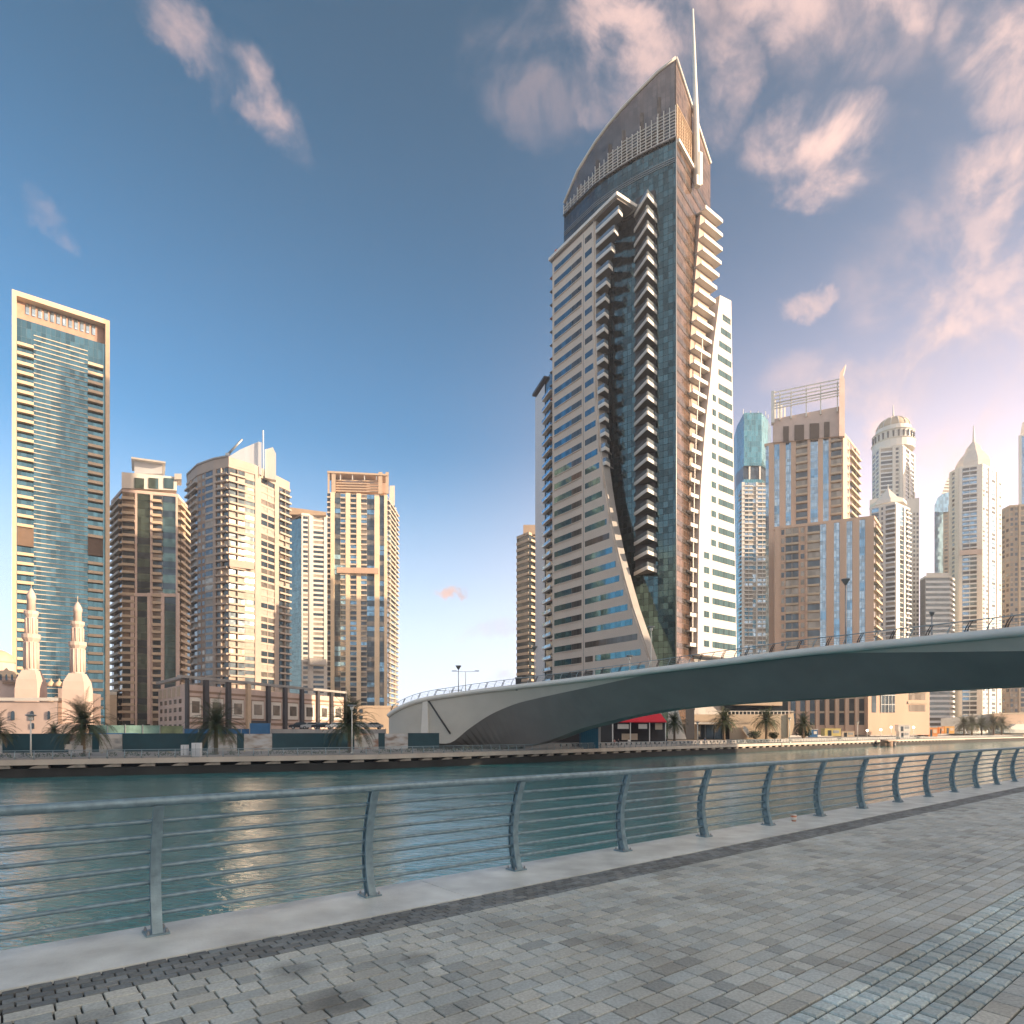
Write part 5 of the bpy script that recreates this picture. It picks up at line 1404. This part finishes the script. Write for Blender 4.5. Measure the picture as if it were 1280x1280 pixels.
# ---- lamp posts
def lamp_post(px, Z_, ytop, zb, label, kind='disc', hs=1):
    c = P(px, Z_); e = empty('street_lamp', (c[0], c[1], zb), label, 'street lamp'); zt = zy(ytop, Z_); col = whitem if kind != 'cone' else steel
    r = .09 if Z_ < 130 else .12
    m = MB(); m.tube([(c[0], c[1], zb), (c[0], c[1], zt - .2)], [r * 1.1, r * .7], col, 8); m.build('pole', e)
    m = MB(); m.lathe([(r * 2.4, zb), (r * 2.4, zb + .3), (r * 1.2, zb + .4)], col, 10, c=c); m.build('base', e)
    if kind == 'disc':
        m = MB(); m.lathe([(.12, zt - .75), (.22, zt - .7), (.26, zt - .25)], whitem, 10, c=c); m.build('lantern', e)
        m = MB(); m.lathe([(.3, zt - .25), (.62, zt - .12), (.55, zt - .02), (.1, zt)], steel, 12, c=c); m.build('cap', e)
    elif kind == 'cone':
        m = MB(); m.lathe([(.12, zt - .75 * hs), (.55 * hs, zt - .06), (.58 * hs, zt)], steel, 12, c=c); m.build('cone_head', e)
    elif kind == 'double':
        m = MB(); m.tube([(c[0] - 2.0, c[1], zt), (c[0], c[1], zt - .12), (c[0] + 2.0, c[1], zt)], .05, col, 5); m.build('arm', e)
        for s_ in (-1, 1): m = MB(); m.box(-.45, .45, -.14, .14, zt - .04, zt + .12, steel, c=(c[0] + s_ * 2.2, c[1])); m.build('lamp_head', e)
    return e
lamp_post(38.5, 77.5, 893, FG, 'pale lamp post with flat lantern beside the mosque')
lamp_post(440, 92, 881, FG, 'pale lamp post with flat lantern in front of the low cream block')
lamp_post(573, 119, 832, 7.4, 'lamp post with cone head at the left rise of the bridge', 'cone')
lamp_post(582, 125, 839, 7.8, 'twin armed road lamp at the left rise of the bridge', 'double')
lamp_post(562, 135, 863, 6.5, 'farther twin armed road lamp peeping over the bridge railing', 'double')
lamp_post(668, 113, 808, 9.1, 'lamp post on the bridge before the slim banded tower', 'cone')
lamp_post(787, 98, 819, 10.1, 'short white lamp with square head on the bridge before the blade wing', 'disc')
lamp_post(814, 105, 783, 9.5, 'thin pale pole rising above the bridge before the golden reflections')
lamp_post(1057, 84, 724, 10.1, 'tall lamp post with cone head before the salmon block', 'cone')
lamp_post(1165, 70, 765, 10.1, 'brown lamp post on the bridge before the striped office', 'cone', .5)
lamp_post(1072, 222, 902, FG, 'short white pole beside the containers under the bridge')
lamp_post(987, 175, 897, FG, 'thin lamp post at the lit end of the restaurant')
lamp_post(872, 154, 902, FG, 'pale lamp post between the red canopy and the restaurant')
T = Thing('bridge_kiosk', (*P(648, 112), 8.8), 'small dark pillar beside the bridge railing', 'pillar')
c = P(648, 112.5); T.new('shaft').box(-.5, .5, -.5, .5, 8.6, zy(848, 112), darkp, c=c); T.new('cap').box(-.6, .6, -.6, .6, zy(848, 112) + .003, zy(846.5, 112), steel, c=c); T.finish()

# ---- parked cars on the raised car park
tyre = mat('tyre', (.02, .02, .02), .9)
def make_car(bm):
    e = empty('parked_car', (0, 0, 0), None, 'car', 'cars parked above the hoarding')
    m = MB(); prof = [(-2.2, .35), (-2.2, .75), (-1.9, .92), (-1.2, .98), (-.6, 1.42), (.9, 1.45), (1.7, 1.02), (2.15, .95), (2.2, .4)]
    m.extrude([(x, -.88, z) for x, z in prof], (0, 1.76, 0), bm); m.build('body', e)
    for y in (-.885, .883):
        m = MB(); m.extrude([(x, y, z) for x, z in [(-1.05, 1.02), (-.55, 1.36), (.82, 1.38), (1.45, 1.04)]], (0, .004, 0), g_dark); m.build('side_window', e)
    for x, z in ((-1, 0), (1, 0)):
        m = MB(); m.extrude([(-1.17, -.75, 1.02), (-1.17, .75, 1.02), (-.66, .7, 1.41), (-.66, -.7, 1.41)] if x < 0 else [(1.68, -.75, 1.06), (1.68, .75, 1.06), (.98, .7, 1.44), (.98, -.7, 1.44)], (x * .02, 0, .02), g_dark); m.build('windscreen', e)
    for x in (-1.35, 1.4):
        for y in (-.9, .72):
            m = MB(); m.tube([(x, y, .32), (x, y + .18, .32)], .32, tyre, 12); w = m.build('wheel', e)
            m = MB(); m.tube([(x, y - .01, .32), (x, y + .19, .32)], .18, steel, 8); m.build('hub', w)
    return e
carp = [(374, 'dark', 'dark car at the left end of the parked row'), (388, 'silver', 'first silver car from the left in the parked row'), (402, 'dark', 'dark car between two pale cars in the row'), (419, 'white', 'white car just left of the lamp post palm'), (449, 'white', 'white car just right of the lamp post palm'), (465, 'silver', 'silver car at the right end of the parked row')]
cols = {'dark': mat('car_dark', (.03, .035, .045), .25, .3), 'silver': mat('car_silver', (.38, .39, .40), .3, .5), 'white': mat('car_white', (.72, .72, .70), .3)}
proto = {}
for i, (px, cn, lb) in enumerate(carp):
    o = dup(proto[cn]) if cn in proto else make_car(cols[cn]); proto[cn] = proto.get(cn, o)
    c = P(px, 133.5 + .03 * (px - 374)); place(o, c[0], c[1] + .5, zy(911.5, 131) + .01, .25 + .12 * (i % 2), 1, lb)

# ---- people
skin = mat('skin', (.42, .26, .18), .6); hairm = mat('dark_hair', (.03, .02, .018), .8)
def make_person(label, top, bottom, pose=0):
    verts = [(0, 0, .95), (0, 0, 1.15), (0, 0, 1.38), (0, 0, 1.50), (0, .02, 1.62), (0, .02, 1.72),
             (.19, 0, 1.40), (.25, .02, 1.14), (.24, -.10, .90), (-.19, 0, 1.40), (-.26, .0, 1.14), (-.25, -.05, .90),
             (.10, 0, .88), (.11, -.10 * (pose + .3), .48), (.12, .10 * pose, .08), (.12, -.12 + .10 * pose, .04),
             (-.10, 0, .88), (-.11, .08 * pose, .48), (-.12, .22 * pose, .08), (-.12, -.12 + .22 * pose, .04)]
    rad = [.15, .14, .16, .07, .095, .07, .075, .05, .035, .075, .05, .035, .10, .07, .045, .04, .10, .07, .045, .04]
    edges = [(0, 1), (1, 2), (2, 3), (3, 4), (4, 5), (2, 6), (6, 7), (7, 8), (2, 9), (9, 10), (10, 11), (0, 12), (12, 13), (13, 14), (14, 15), (0, 16), (16, 17), (17, 18), (18, 19)]
    me = bpy.data.meshes.new('person'); me.from_pydata(verts, edges, []); o = bpy.data.objects.new('person_tmp', me); C.objects.link(o)
    md = o.modifiers.new('s', 'SKIN'); 
    sv = me.skin_vertices[0] if me.skin_vertices else None
    if sv is None:
        import bmesh as _b; bm = _b.new(); bm.from_mesh(me); bm.verts.layers.skin.verify(); bm.to_mesh(me); bm.free(); sv = me.skin_vertices[0]
    for i, r_ in enumerate(rad): sv.data[i].radius = (r_, r_ * .8)
    sv.data[0].use_root = True
    o.modifiers.new('u', 'SUBSURF').levels = 1
    dg = bpy.context.evaluated_depsgraph_get(); ev = bpy.data.meshes.new_from_object(o.evaluated_get(dg)); bpy.data.objects.remove(o)
    for m_ in (skin, top, bottom, hairm): ev.materials.append(m_)
    for p in ev.polygons:
        z = p.center.z; p.material_index = 3 if (z > 1.66 or (z > 1.56 and p.center.y > .05)) else 0 if z > 1.47 else 1 if z > .96 and abs(p.center.x) < .3 else 2 if abs(p.center.x) < .21 and z > .1 else 0 if z > .1 else 3
        p.use_smooth = True
    b = bpy.data.objects.new('person', ev); C.objects.link(b); b['label'] = label; b['category'] = 'person'; return b
cl = lambda n, c: mat(n, c, .8)
ppl = [(786, 137, 'person in white shirt and pale trousers standing before the red canopy', cl('white_shirt', (.7, .68, .64)), cl('pale_trousers', (.5, .47, .42)), 0),
       (768, 134, 'person in pink top at the left end of the red canopy cafe', cl('pink_top', (.5, .22, .2)), cl('dark_jeans', (.04, .05, .08)), .6),
       (773, 134, 'person in dark clothes next to the one in pink', cl('dark_top', (.05, .05, .06)), MATS['dark_jeans'], 0),
       (833, 143, 'person in black walking by the right post of the red canopy', MATS['dark_top'], MATS['dark_jeans'], 1),
       (881, 157, 'person in blue shirt by the restaurant doors', cl('blue_shirt', (.06, .12, .28)), MATS['dark_jeans'], .5)]
for px, Z_, lb, tp, bt, pose in ppl:
    o = make_person(lb, tp, bt, pose); c = P(px, Z_); o.location = (c[0], c[1], FG); o.rotation_euler = (0, 0, px * .7); o.scale = (1.02, 1.02, 1.02)

# ---- cafe under the red canopy, blue container, tables
redm = mat('red_canvas', (.62, .012, .03), .7, var=.08)
T = Thing('cafe_pavilion', (*P(800, 146), TG), 'open cafe pavilion under a bright red sloping canopy', 'cafe')
Zc = 144
slab_px(T, 'canopy', [(765, 903), (833.5, 903), (833.5, 902), (765, 902)], Zc, 6, redm)
a, b = P(765, Zc), P(833.5, Zc); zt, z1 = zy(902, Zc), zy(893.5, Zc)
m = T.new('canopy'); m.poly([(a[0], a[1], zt), (b[0], b[1], zt), (b[0] - .3, b[1] + 4.5, z1 + .4), (a[0] + 5.2, a[1] + 4.5, z1)], redm); m.poly([(b[0], b[1], zt), (b[0] - .1, b[1] + 6, zt), (b[0] - .3, b[1] + 4.5, z1 + .4)], redm)
for x in (766, 788, 812, 832): slab_px(T, 'post', [(x - .6, 903), (x + .6, 903), (x + .6, 927), (x - .6, 927)], Zc + .3, .2, whitem)
slab_px(T, 'back_wall', [(766, 903), (832, 903), (832, 927), (766, 927)], Zc + 6, .3, darkp)
slab_px(T, 'menu_board', [(772, 905), (786, 905), (786, 911), (772, 911)], Zc + .6, .1, white)
slab_px(T, 'menu_board', [(798, 905), (809, 905), (809, 911), (798, 911)], Zc + .7, .1, white)
slab_px(T, 'menu_board', [(819, 904), (828, 904), (828, 912), (819, 912)], Zc + .7, .1, cream)
slab_px(T, 'counter', [(777, 917), (797, 917), (797, 925), (777, 925)], Zc + 2, 1, cream)
T.finish()
T = Thing('cargo_container', (*P(737, 124), FG), 'corrugated blue container under the bridge left of the cafe', 'container')
c0, c1 = P(726, 122), P(748, 122); F = Frame(c0, c1)
T.new('body').fb(F, 0, F.L, FG, zy(910.5, 122), -3, 0, mat('container_blue', (.02, .14, .24), .5))
for i in range(9): T.new('corrugation').fb(F, .15 + i * F.L / 9, .3 + i * F.L / 9, FG + .1, zy(911, 122), .003, .08, MATS['container_blue'])
T.finish()
tf = empty('cafe_table', (0, 0, 0), 'small round white cafe table in front of the restaurant', 'table', 'cafe tables along the far promenade')
m = MB(); m.lathe([(.38, .72), (.40, .74), (.38, .76)], white, 12); m.build('table_top', tf)
m = MB(); m.tube([(0, 0, .02), (0, 0, .72)], .03, steel, 6); m.build('stem', tf); m = MB(); m.lathe([(.22, 0), (.2, .03), (.03, .05)], steel, 10); m.build('foot', tf)
cf = empty('cafe_chair', (0, 0, 0), 'dark cafe chair beside a small table on the far promenade', 'chair', 'cafe chairs along the far promenade')
m = MB(); m.box(-.21, .21, -.21, .21, .43, .47, darkp); m.build('seat', cf); m = MB(); m.box(-.21, .21, .18, .22, .52, .88, darkp); m.build('backrest', cf)
for a in (-1, 1):
    for b in (-1, 1): m = MB(); m.tube([(a * .18, b * .18, 0), (a * .18, b * .18, .5 if b < 0 else .85)], .018, steel, 5); m.build('leg', cf)
k = 0
for i, (p, t) in enumerate(walk(offset(vis, 4.6), 3.4, 92, 185)):
    n = Vector((-t.y, t.x)); o = tf if i == 0 else dup(tf); o.location = (p.x, p.y, FG)
    for s_ in (-1, 1):
        q = p + t * s_ * .62; o = cf if k == 0 else dup(cf); o.location = (q.x, q.y, FG); o.rotation_euler = (0, 0, math.atan2(t.y, t.x) - s_ * math.pi / 2); k += 1

# ---- the low restaurant with roof terrace
T = Thing('restaurant_pavilion', (*P(930, 185), TG), 'low pale restaurant with roof terrace under the bridge', 'building')
slab_px(T, 'wall', [(867, 893), (912, 893), (912, 906), (867, 906)], 180, 8, cream); slab_px(T, 'wall', [(912, 893), (985, 893), (985, 924), (912, 924)], 179.5, 10, cream)
slab_px(T, 'end_wall', [(985, 893), (992, 891), (993, 905), (990, 918), (985, 922)], 179, 9, gold)
slab_px(T, 'wall', [(867, 906), (872, 906), (872, 924), (867, 924)], 180, 5, cream)
slab_px(T, 'doors', [(872, 906), (912, 906), (912, 924), (872, 924)], 182, .3, g_dark)
for x in (881, 893, 903): slab_px(T, 'door_post', [(x, 906), (x + 1, 906), (x + 1, 924), (x, 924)], 181.6, .3, steel)
slab_px(T, 'awning', [(868, 903), (914, 903), (914, 905), (868, 905)], 177.5, 2, white)
for i in range(22): slab_px(T, 'terrace_baluster', [(885 + i * 4.8, 889.5), (886 + i * 4.8, 889.5), (886 + i * 4.8, 893), (885 + i * 4.8, 893)], 180, .1, white)
slab_px(T, 'terrace_rail', [(883, 888.6), (992, 888.6), (992, 889.4), (883, 889.4)], 180, .12, white)
slab_px(T, 'stair', [(929, 908), (932, 908), (940, 919), (940, 922), (935, 922), (929, 913)], 178, 1.2, white)
slab_px(T, 'upper_storey', [(905, 882), (985, 876), (985, 892), (905, 893)], 188, 10, g_dark)
slab_px(T, 'flat_roof', [(905, 879), (978, 874), (978, 882), (905, 881)], 185, 12, cream)
T.finish()
T = Thing('leaning_wall', (*P(848, 162), TG), 'sloping white wall end between the canopy palm and the restaurant', 'wall')
slab_px(T, 'panel', [(835, 888), (848, 888), (858, 924), (835, 924)], 162, 1, white); slab_px(T, 'panel', [(857, 886), (868, 886), (868, 924), (857, 924)], 166, 1, darkp); T.finish()
T = Thing('service_block', (*P(712, 128), FG), 'dark service rooms under the bridge with lit doorways', 'building')
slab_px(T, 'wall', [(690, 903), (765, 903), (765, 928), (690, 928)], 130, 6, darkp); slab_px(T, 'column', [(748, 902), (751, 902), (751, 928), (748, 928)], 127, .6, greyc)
slab_px(T, 'notice', [(693, 913), (703, 913), (703, 919), (693, 919)], 129.5, .2, cream); T.finish()

# ---- containers, boxes and kiosks toward the right
def crate(px0, px1, y0, y1, Z_, mt_, name, label, cat, lid=None, door=True):
    T = Thing(name, (*P((px0 + px1) / 2, Z_), BG), label, cat); A, B = P(px0, Z_), P(px1, Z_); F = Frame(A, B); z0, z1 = zy(y1, Z_), zy(y0, Z_)
    z0 = min(z0, z1 - .5)
    T.new('body').fb(F, 0, F.L, z0, z1, -F.L * .5, 0, mt_); T.new('roof').fb(F, -.12, F.L + .12, z1 + .003, z1 + .16, -F.L * .5 - .1, .14, lid or mt_)
    if door: T.new('door').fb(F, F.L * .2, F.L * .42, z0, z0 + (z1 - z0) * .8, .003, .05, g_dark)
    T.new('shutter').fb(F, F.L * .52, F.L * .9, z0 + (z1 - z0) * .4, z0 + (z1 - z0) * .8, .003, .05, lid or steel)
    return T.finish()
crate(1012, 1022, 912, 921.5, 208, bluep, 'water_tank', 'blue tank with white top by the dark shrub', 'tank', white, False)
crate(1031, 1051, 911, 920, 218, mat('yellow_cabin', (.55, .45, .16), .6), 'site_cabin', 'low pale yellow cabin behind the far railing', 'cabin')
crate(1052, 1068, 914.5, 921, 224, cream, 'site_cabin', 'cream cabin between the yellow cabin and the white pole', 'cabin')
crate(1123, 1138, 906.5, 914, 262, white, 'white_container', 'upper white box of the pair near the far quay steps', 'container')
crate(1124, 1137, 914.6, 922, 261, white, 'white_container', 'lower white box carrying another near the far quay steps', 'container')
om = mat('orange_lit_board', (.62, .22, .04), .6)  # the orange light on the kiosks is put into their board colours
crate(1150, 1160, 912, 920, 276, mat('rust_lit_board', (.35, .13, .06), .6), 'market_kiosk', 'rust red lit kiosk at the left of the orange row', 'kiosk')
crate(1160.5, 1172, 909.5, 921, 274, om, 'market_kiosk', 'brightest orange lit kiosk left of centre in the row', 'kiosk', gold)
crate(1174, 1180, 909, 917, 284, om, 'market_kiosk', 'narrow orange lit kiosk between two wider ones', 'kiosk', gold)
crate(1181, 1193, 908, 917, 287, mat('amber_lit_board', (.65, .33, .06), .6), 'market_kiosk', 'amber lit kiosk at the right end of the orange row', 'kiosk', gold)
globe = bpy.data.materials.new('lit_globe'); globe.use_nodes = True; gb = globe.node_tree.nodes['Principled BSDF']; gb.inputs['Emission Color'].default_value = (1, .85, .65, 1); gb.inputs['Emission Strength'].default_value = 4
for px, y, lb in ((1084, 914, 'leftmost lit globe lamp by the far quay'), (1101, 913, 'lit globe lamp left of the white boxes'), (1114, 910, 'highest lit globe lamp left of the white boxes'), (1142, 910, 'lit globe lamp right of the white boxes')):
    Z_ = 262; c = P(px, Z_); z = zy(y, Z_); e = empty('globe_lamp', (c[0], c[1], BG), lb, 'street lamp', 'lit globe lamps')
    m = MB(); m.tube([(c[0], c[1], FG), (c[0], c[1], z)], .09, whitem, 6); m.build('pole', e); m = MB(); m.lathe([(.42 * math.cos(R(a)), z + .42 * math.sin(R(a)) + .3) for a in range(-80, 90, 20)], globe, 10, c=c); m.build('globe', e)
T = Thing('mooring_pier', (*P(1109, 226), FG), 'weathered timber mooring dolphin at the far quay step', 'pier')
for i, (px, w_) in enumerate(((1103, 1.2), (1108, 1.5), (1114, 1.0))): c = P(px, 225); T.new('pile').tube([(c[0], c[1] - 1, WZ - 1), (c[0], c[1] - 1, zy(924.5 + i, 225))], w_, brownst if i < 2 else darkp, 8)
c = P(1108, 225); T.new('cap').box(-3.2, 3.2, -2.2, 0.2, zy(927, 225), zy(925.6, 225), brownst, c=c, rz=.6); T.finish()
T = Thing('marina_wall', (*P(1255, 390), BG), 'long sandy terrace wall behind the yachts', 'wall')
slab_px(T, 'wall', [(1176, 898), (1240, 892), (1240, 925), (1176, 925)], 392, 1.5, greyc); slab_px(T, 'wall', [(1240, 893), (1400, 890), (1400, 925), (1240, 925)], 390, 1.5, salmon)
slab_px(T, 'coping', [(1240, 891.5), (1400, 888.5), (1400, 890), (1240, 893)], 389.7, 2.1, cream)
for x in range(1200, 1240, 12): slab_px(T, 'arch', [(x, 925), (x + 8, 925), (x + 8, 909), (x + 6, 905), (x + 2, 905), (x, 909)], 391.7, .3, whitec)
T.finish()

# ---- yachts in the side basin
m = MB(); q = [P(1188, 318), P(1300, 384), P(1300, 388), P(1188, 388)]; m.poly([(*p, BG + .05) for p in q], waterm); struct(m, 'side_basin')
def make_yacht(scale_l=16):
    e = empty('motor_yacht', (0, 0, 0), None, 'yacht', 'white yachts behind the far promenade')
    st_ = [(-8, 1.7, .5, 1.7), (-4, 2.1, .3, 1.8), (1, 2.1, .3, 2.0), (5, 1.5, .5, 2.3), (8.6, .08, 1.3, 2.7)]
    m = MB()
    for x, hwid, zk, zd in st_:
        m.v += [(x, -hwid, zd), (x, -hwid * .82, zk + .3), (x, 0, zk - .3), (x, hwid * .82, zk + .3), (x, hwid, zd)]
    for i in range(len(st_) - 1):
        for k_ in range(4): m.face([i * 5 + k_, i * 5 + k_ + 1, i * 5 + 6 + k_, i * 5 + 5 + k_], white)
        m.face([i * 5 + 4, i * 5, i * 5 + 5, i * 5 + 9], white)
    m.face([0, 4, 3, 2, 1], white); m.build('hull', e)
    m = MB(); m.extrude([(-5, -1.5, 1.85), (3.4, -1.5, 2.05), (1.8, -1.4, 3.3), (-4.6, -1.4, 3.3)], (0, 3, 0), white); cb = m.build('cabin', e)
    m = MB(); m.extrude([(-4.4, -1.53, 2.3), (2.4, -1.53, 2.45), (1.6, -1.5, 3.0), (-4.3, -1.5, 3.0)], (0, .02, 0), g_dark); m.build('window', e)
    m = MB(); m.extrude([(-4, -1.2, 3.32), (.8, -1.2, 3.32), (-.2, -1.1, 4.1), (-3.6, -1.1, 4.1)], (0, 2.4, 0), white); m.build('flybridge', e)
    m = MB(); m.tube([(-3.4, -.9, 4.1), (-3.0, -.9, 5.0), (-3.0, .9, 5.0), (-3.4, .9, 4.1)], .09, white, 5); m.build('radar_arch', e)
    m = MB(); m.tube([(4, -1.5, 3.0), (6, -1, 3.2), (8.4, 0, 3.5)], .04, steel, 4); m.build('bow_rail', e)
    return e
y0 = make_yacht()
for i, (px, Z_, rz, s_, lb) in enumerate([(1266, 372, .1, 1.5, 'largest white yacht at the right edge, nose to the left'), (1248, 378, math.pi + .2, 1.0, 'white boat just left of the largest yacht'), (1222, 362, .3, .9, 'small white boat half hidden by the palms'), (1199, 345, .4, .75, 'smallest white boat by the amber kiosk')]):
    o = y0 if i == 0 else dup(y0); c = P(px, Z_); place(o, c[0], c[1], BG - .35 * s_, rz + math.pi * (i == 0), s_, lb)
T = Thing('water_buoy', (*P(977, 112), WZ), 'small white buoy with topmark floating before the quay', 'buoy')
c = P(977, 92); T.new('float').lathe([(.3, WZ - .2), (.42, WZ + .05), (.3, WZ + .3), (.1, WZ + .4)], white, 12, c=c); T.new('mast').tube([(c[0], c[1], WZ + .35), (c[0], c[1], WZ + 1.0)], .06, white, 6); T.new('topmark').lathe([(.02, WZ + 1.0), (.16, WZ + 1.15), (.02, WZ + 1.3)], white, 8, c=c); T.finish()
# pale boxes on the far promenade
def cabinet(px, Z_, y0, w_, label):
    c = P(px, Z_); T = Thing('utility_cabinet', (c[0], c[1], FG), label, 'cabinet'); T.new('body').box(-w_, w_, -.3, .3, FG + .08, zy(y0, Z_), whitec, c=c); T.new('plinth').box(-w_ - .05, w_ + .05, -.35, .35, FG, FG + .079, greyc, c=c); T.new('door_gap').box(-.01, .01, -.312, -.302, FG + .2, zy(y0, Z_) - .1, darkp, c=c); T.finish()
cabinet(231, 83.5, 931, .38, 'smaller pale utility cabinet left of its pair'); cabinet(246, 83.5, 928.5, .55, 'larger pale utility cabinet right of its pair')
T = Thing('site_notice', (*P(86, 84), FG), 'white notice boards leaning on the hoarding', 'sign'); c = P(85, 84)
T.new('board').box(-.4, .4, -.05, .05, FG + 1.0, FG + 1.7, white, c=c); T.new('post').box(-.04, .04, .06, .12, FG, FG + 1.6, steel, c=c); c = P(96, 85.5); T.new('board').box(-.9, .7, -.05, .05, FG + .5, FG + 1.5, whitec, c=c, rz=.3); T.finish()
# a cup left on the near coping
q = WP(S0 + 5.55 * SP, 5.5)
T = Thing('paper_cup', (q[0], q[1], .006), 'small orange and white cup left on the near coping', 'cup')
q = WP(10.9, 5.62); T.new('cup_body').lathe([(.035, .007), (.045, .075), (.05, .11)], mat('cup_orange', (.6, .22, .12), .6), 12, c=q); T.new('lid').lathe([(.052, .1105), (.05, .12), (.02, .125)], white, 12, c=q); T.new('sleeve').lathe([(.0445, .03), (.0505, .08)], white, 12, c=q); T.finish()

# ================================================================== TOWERS BEHIND THE PHOTOGRAPHER (they shade the quay and show in the glass)
random.seed(21)
def plain_tower(name, label, cx, cy, w, d, h, rz, ma, gl, hf=3.4, nc=6):
    T = Thing(name, (cx, cy, 0), label, 'tower'); ca, sa = math.cos(rz), math.sin(rz)
    Q = lambda x, y: (cx + x * ca - y * sa, cy + x * sa + y * ca)
    cs = [Q(-w / 2, -d / 2), Q(w / 2, -d / 2), Q(w / 2, d / 2), Q(-w / 2, d / 2)]
    T.new('wall').prism(cs, -.02, h, gl); 
    nf = int(h / hf)
    for i in range(4):
        F = Frame(cs[i], cs[(i + 1) % 4])
        for j in range(nf): T.new('floor_band').fb(F, -.3, F.L + .3, j * hf + .01, j * hf + 1.1, .003, .5, ma)
        for j in range(nc + 1): T.new('pier').fb(F, F.L * j / nc - .7, F.L * j / nc + .7, 0, h, .503, .9, ma)
    T.finish(60)
plain_tower('near_tower', 'cream tower behind the viewer on the sun side, widest', 165, 12, 34, 64, 78, .3, cream, g_dark)
plain_tower('near_tower', 'white tower on the sun side of the viewer nearest the bridge landing', 195, 82, 34, 60, 64, .3, white, g_blue)
plain_tower('near_tower', 'second cream tower behind the viewer, set back from the quay', 152, -50, 34, 62, 74, .3, cream, g_dark)
plain_tower('near_tower', 'lit cream tower behind the viewer on the left', -150, -40, 34, 28, 110, .4, gold, g_dark)
plain_tower('near_tower', 'slim lit sand tower behind the viewer on the left', -105, -95, 26, 26, 120, .2, cream, g_dark)
plain_tower('near_tower', 'tall lit tower far left behind the viewer', -230, -75, 40, 30, 140, .3, gold, g_blue)
plain_tower('near_tower', 'white tower right behind the viewer', -20, -90, 36, 24, 90, .1, white, g_dark)

# ================================================================== AIR
if HAZE:
    hm = bpy.data.materials.new('haze_air'); hm.use_nodes = True; nt = hm.node_tree; nt.nodes.remove(nt.nodes['Principled BSDF'])
    pv = nt.nodes.new('ShaderNodeVolumePrincipled'); pv.inputs['Density'].default_value = HAZE; pv.inputs['Color'].default_value = (.95, .93, .95, 1); pv.inputs['Anisotropy'].default_value = .35
    nt.links.new(pv.outputs[0], nt.nodes['Material Output'].inputs['Volume'])
    m = MB(); m.box(-1000, 1300, -320, 900, WZ - 3, 236, hm); o = m.build('haze'); o['kind'] = 'stuff'
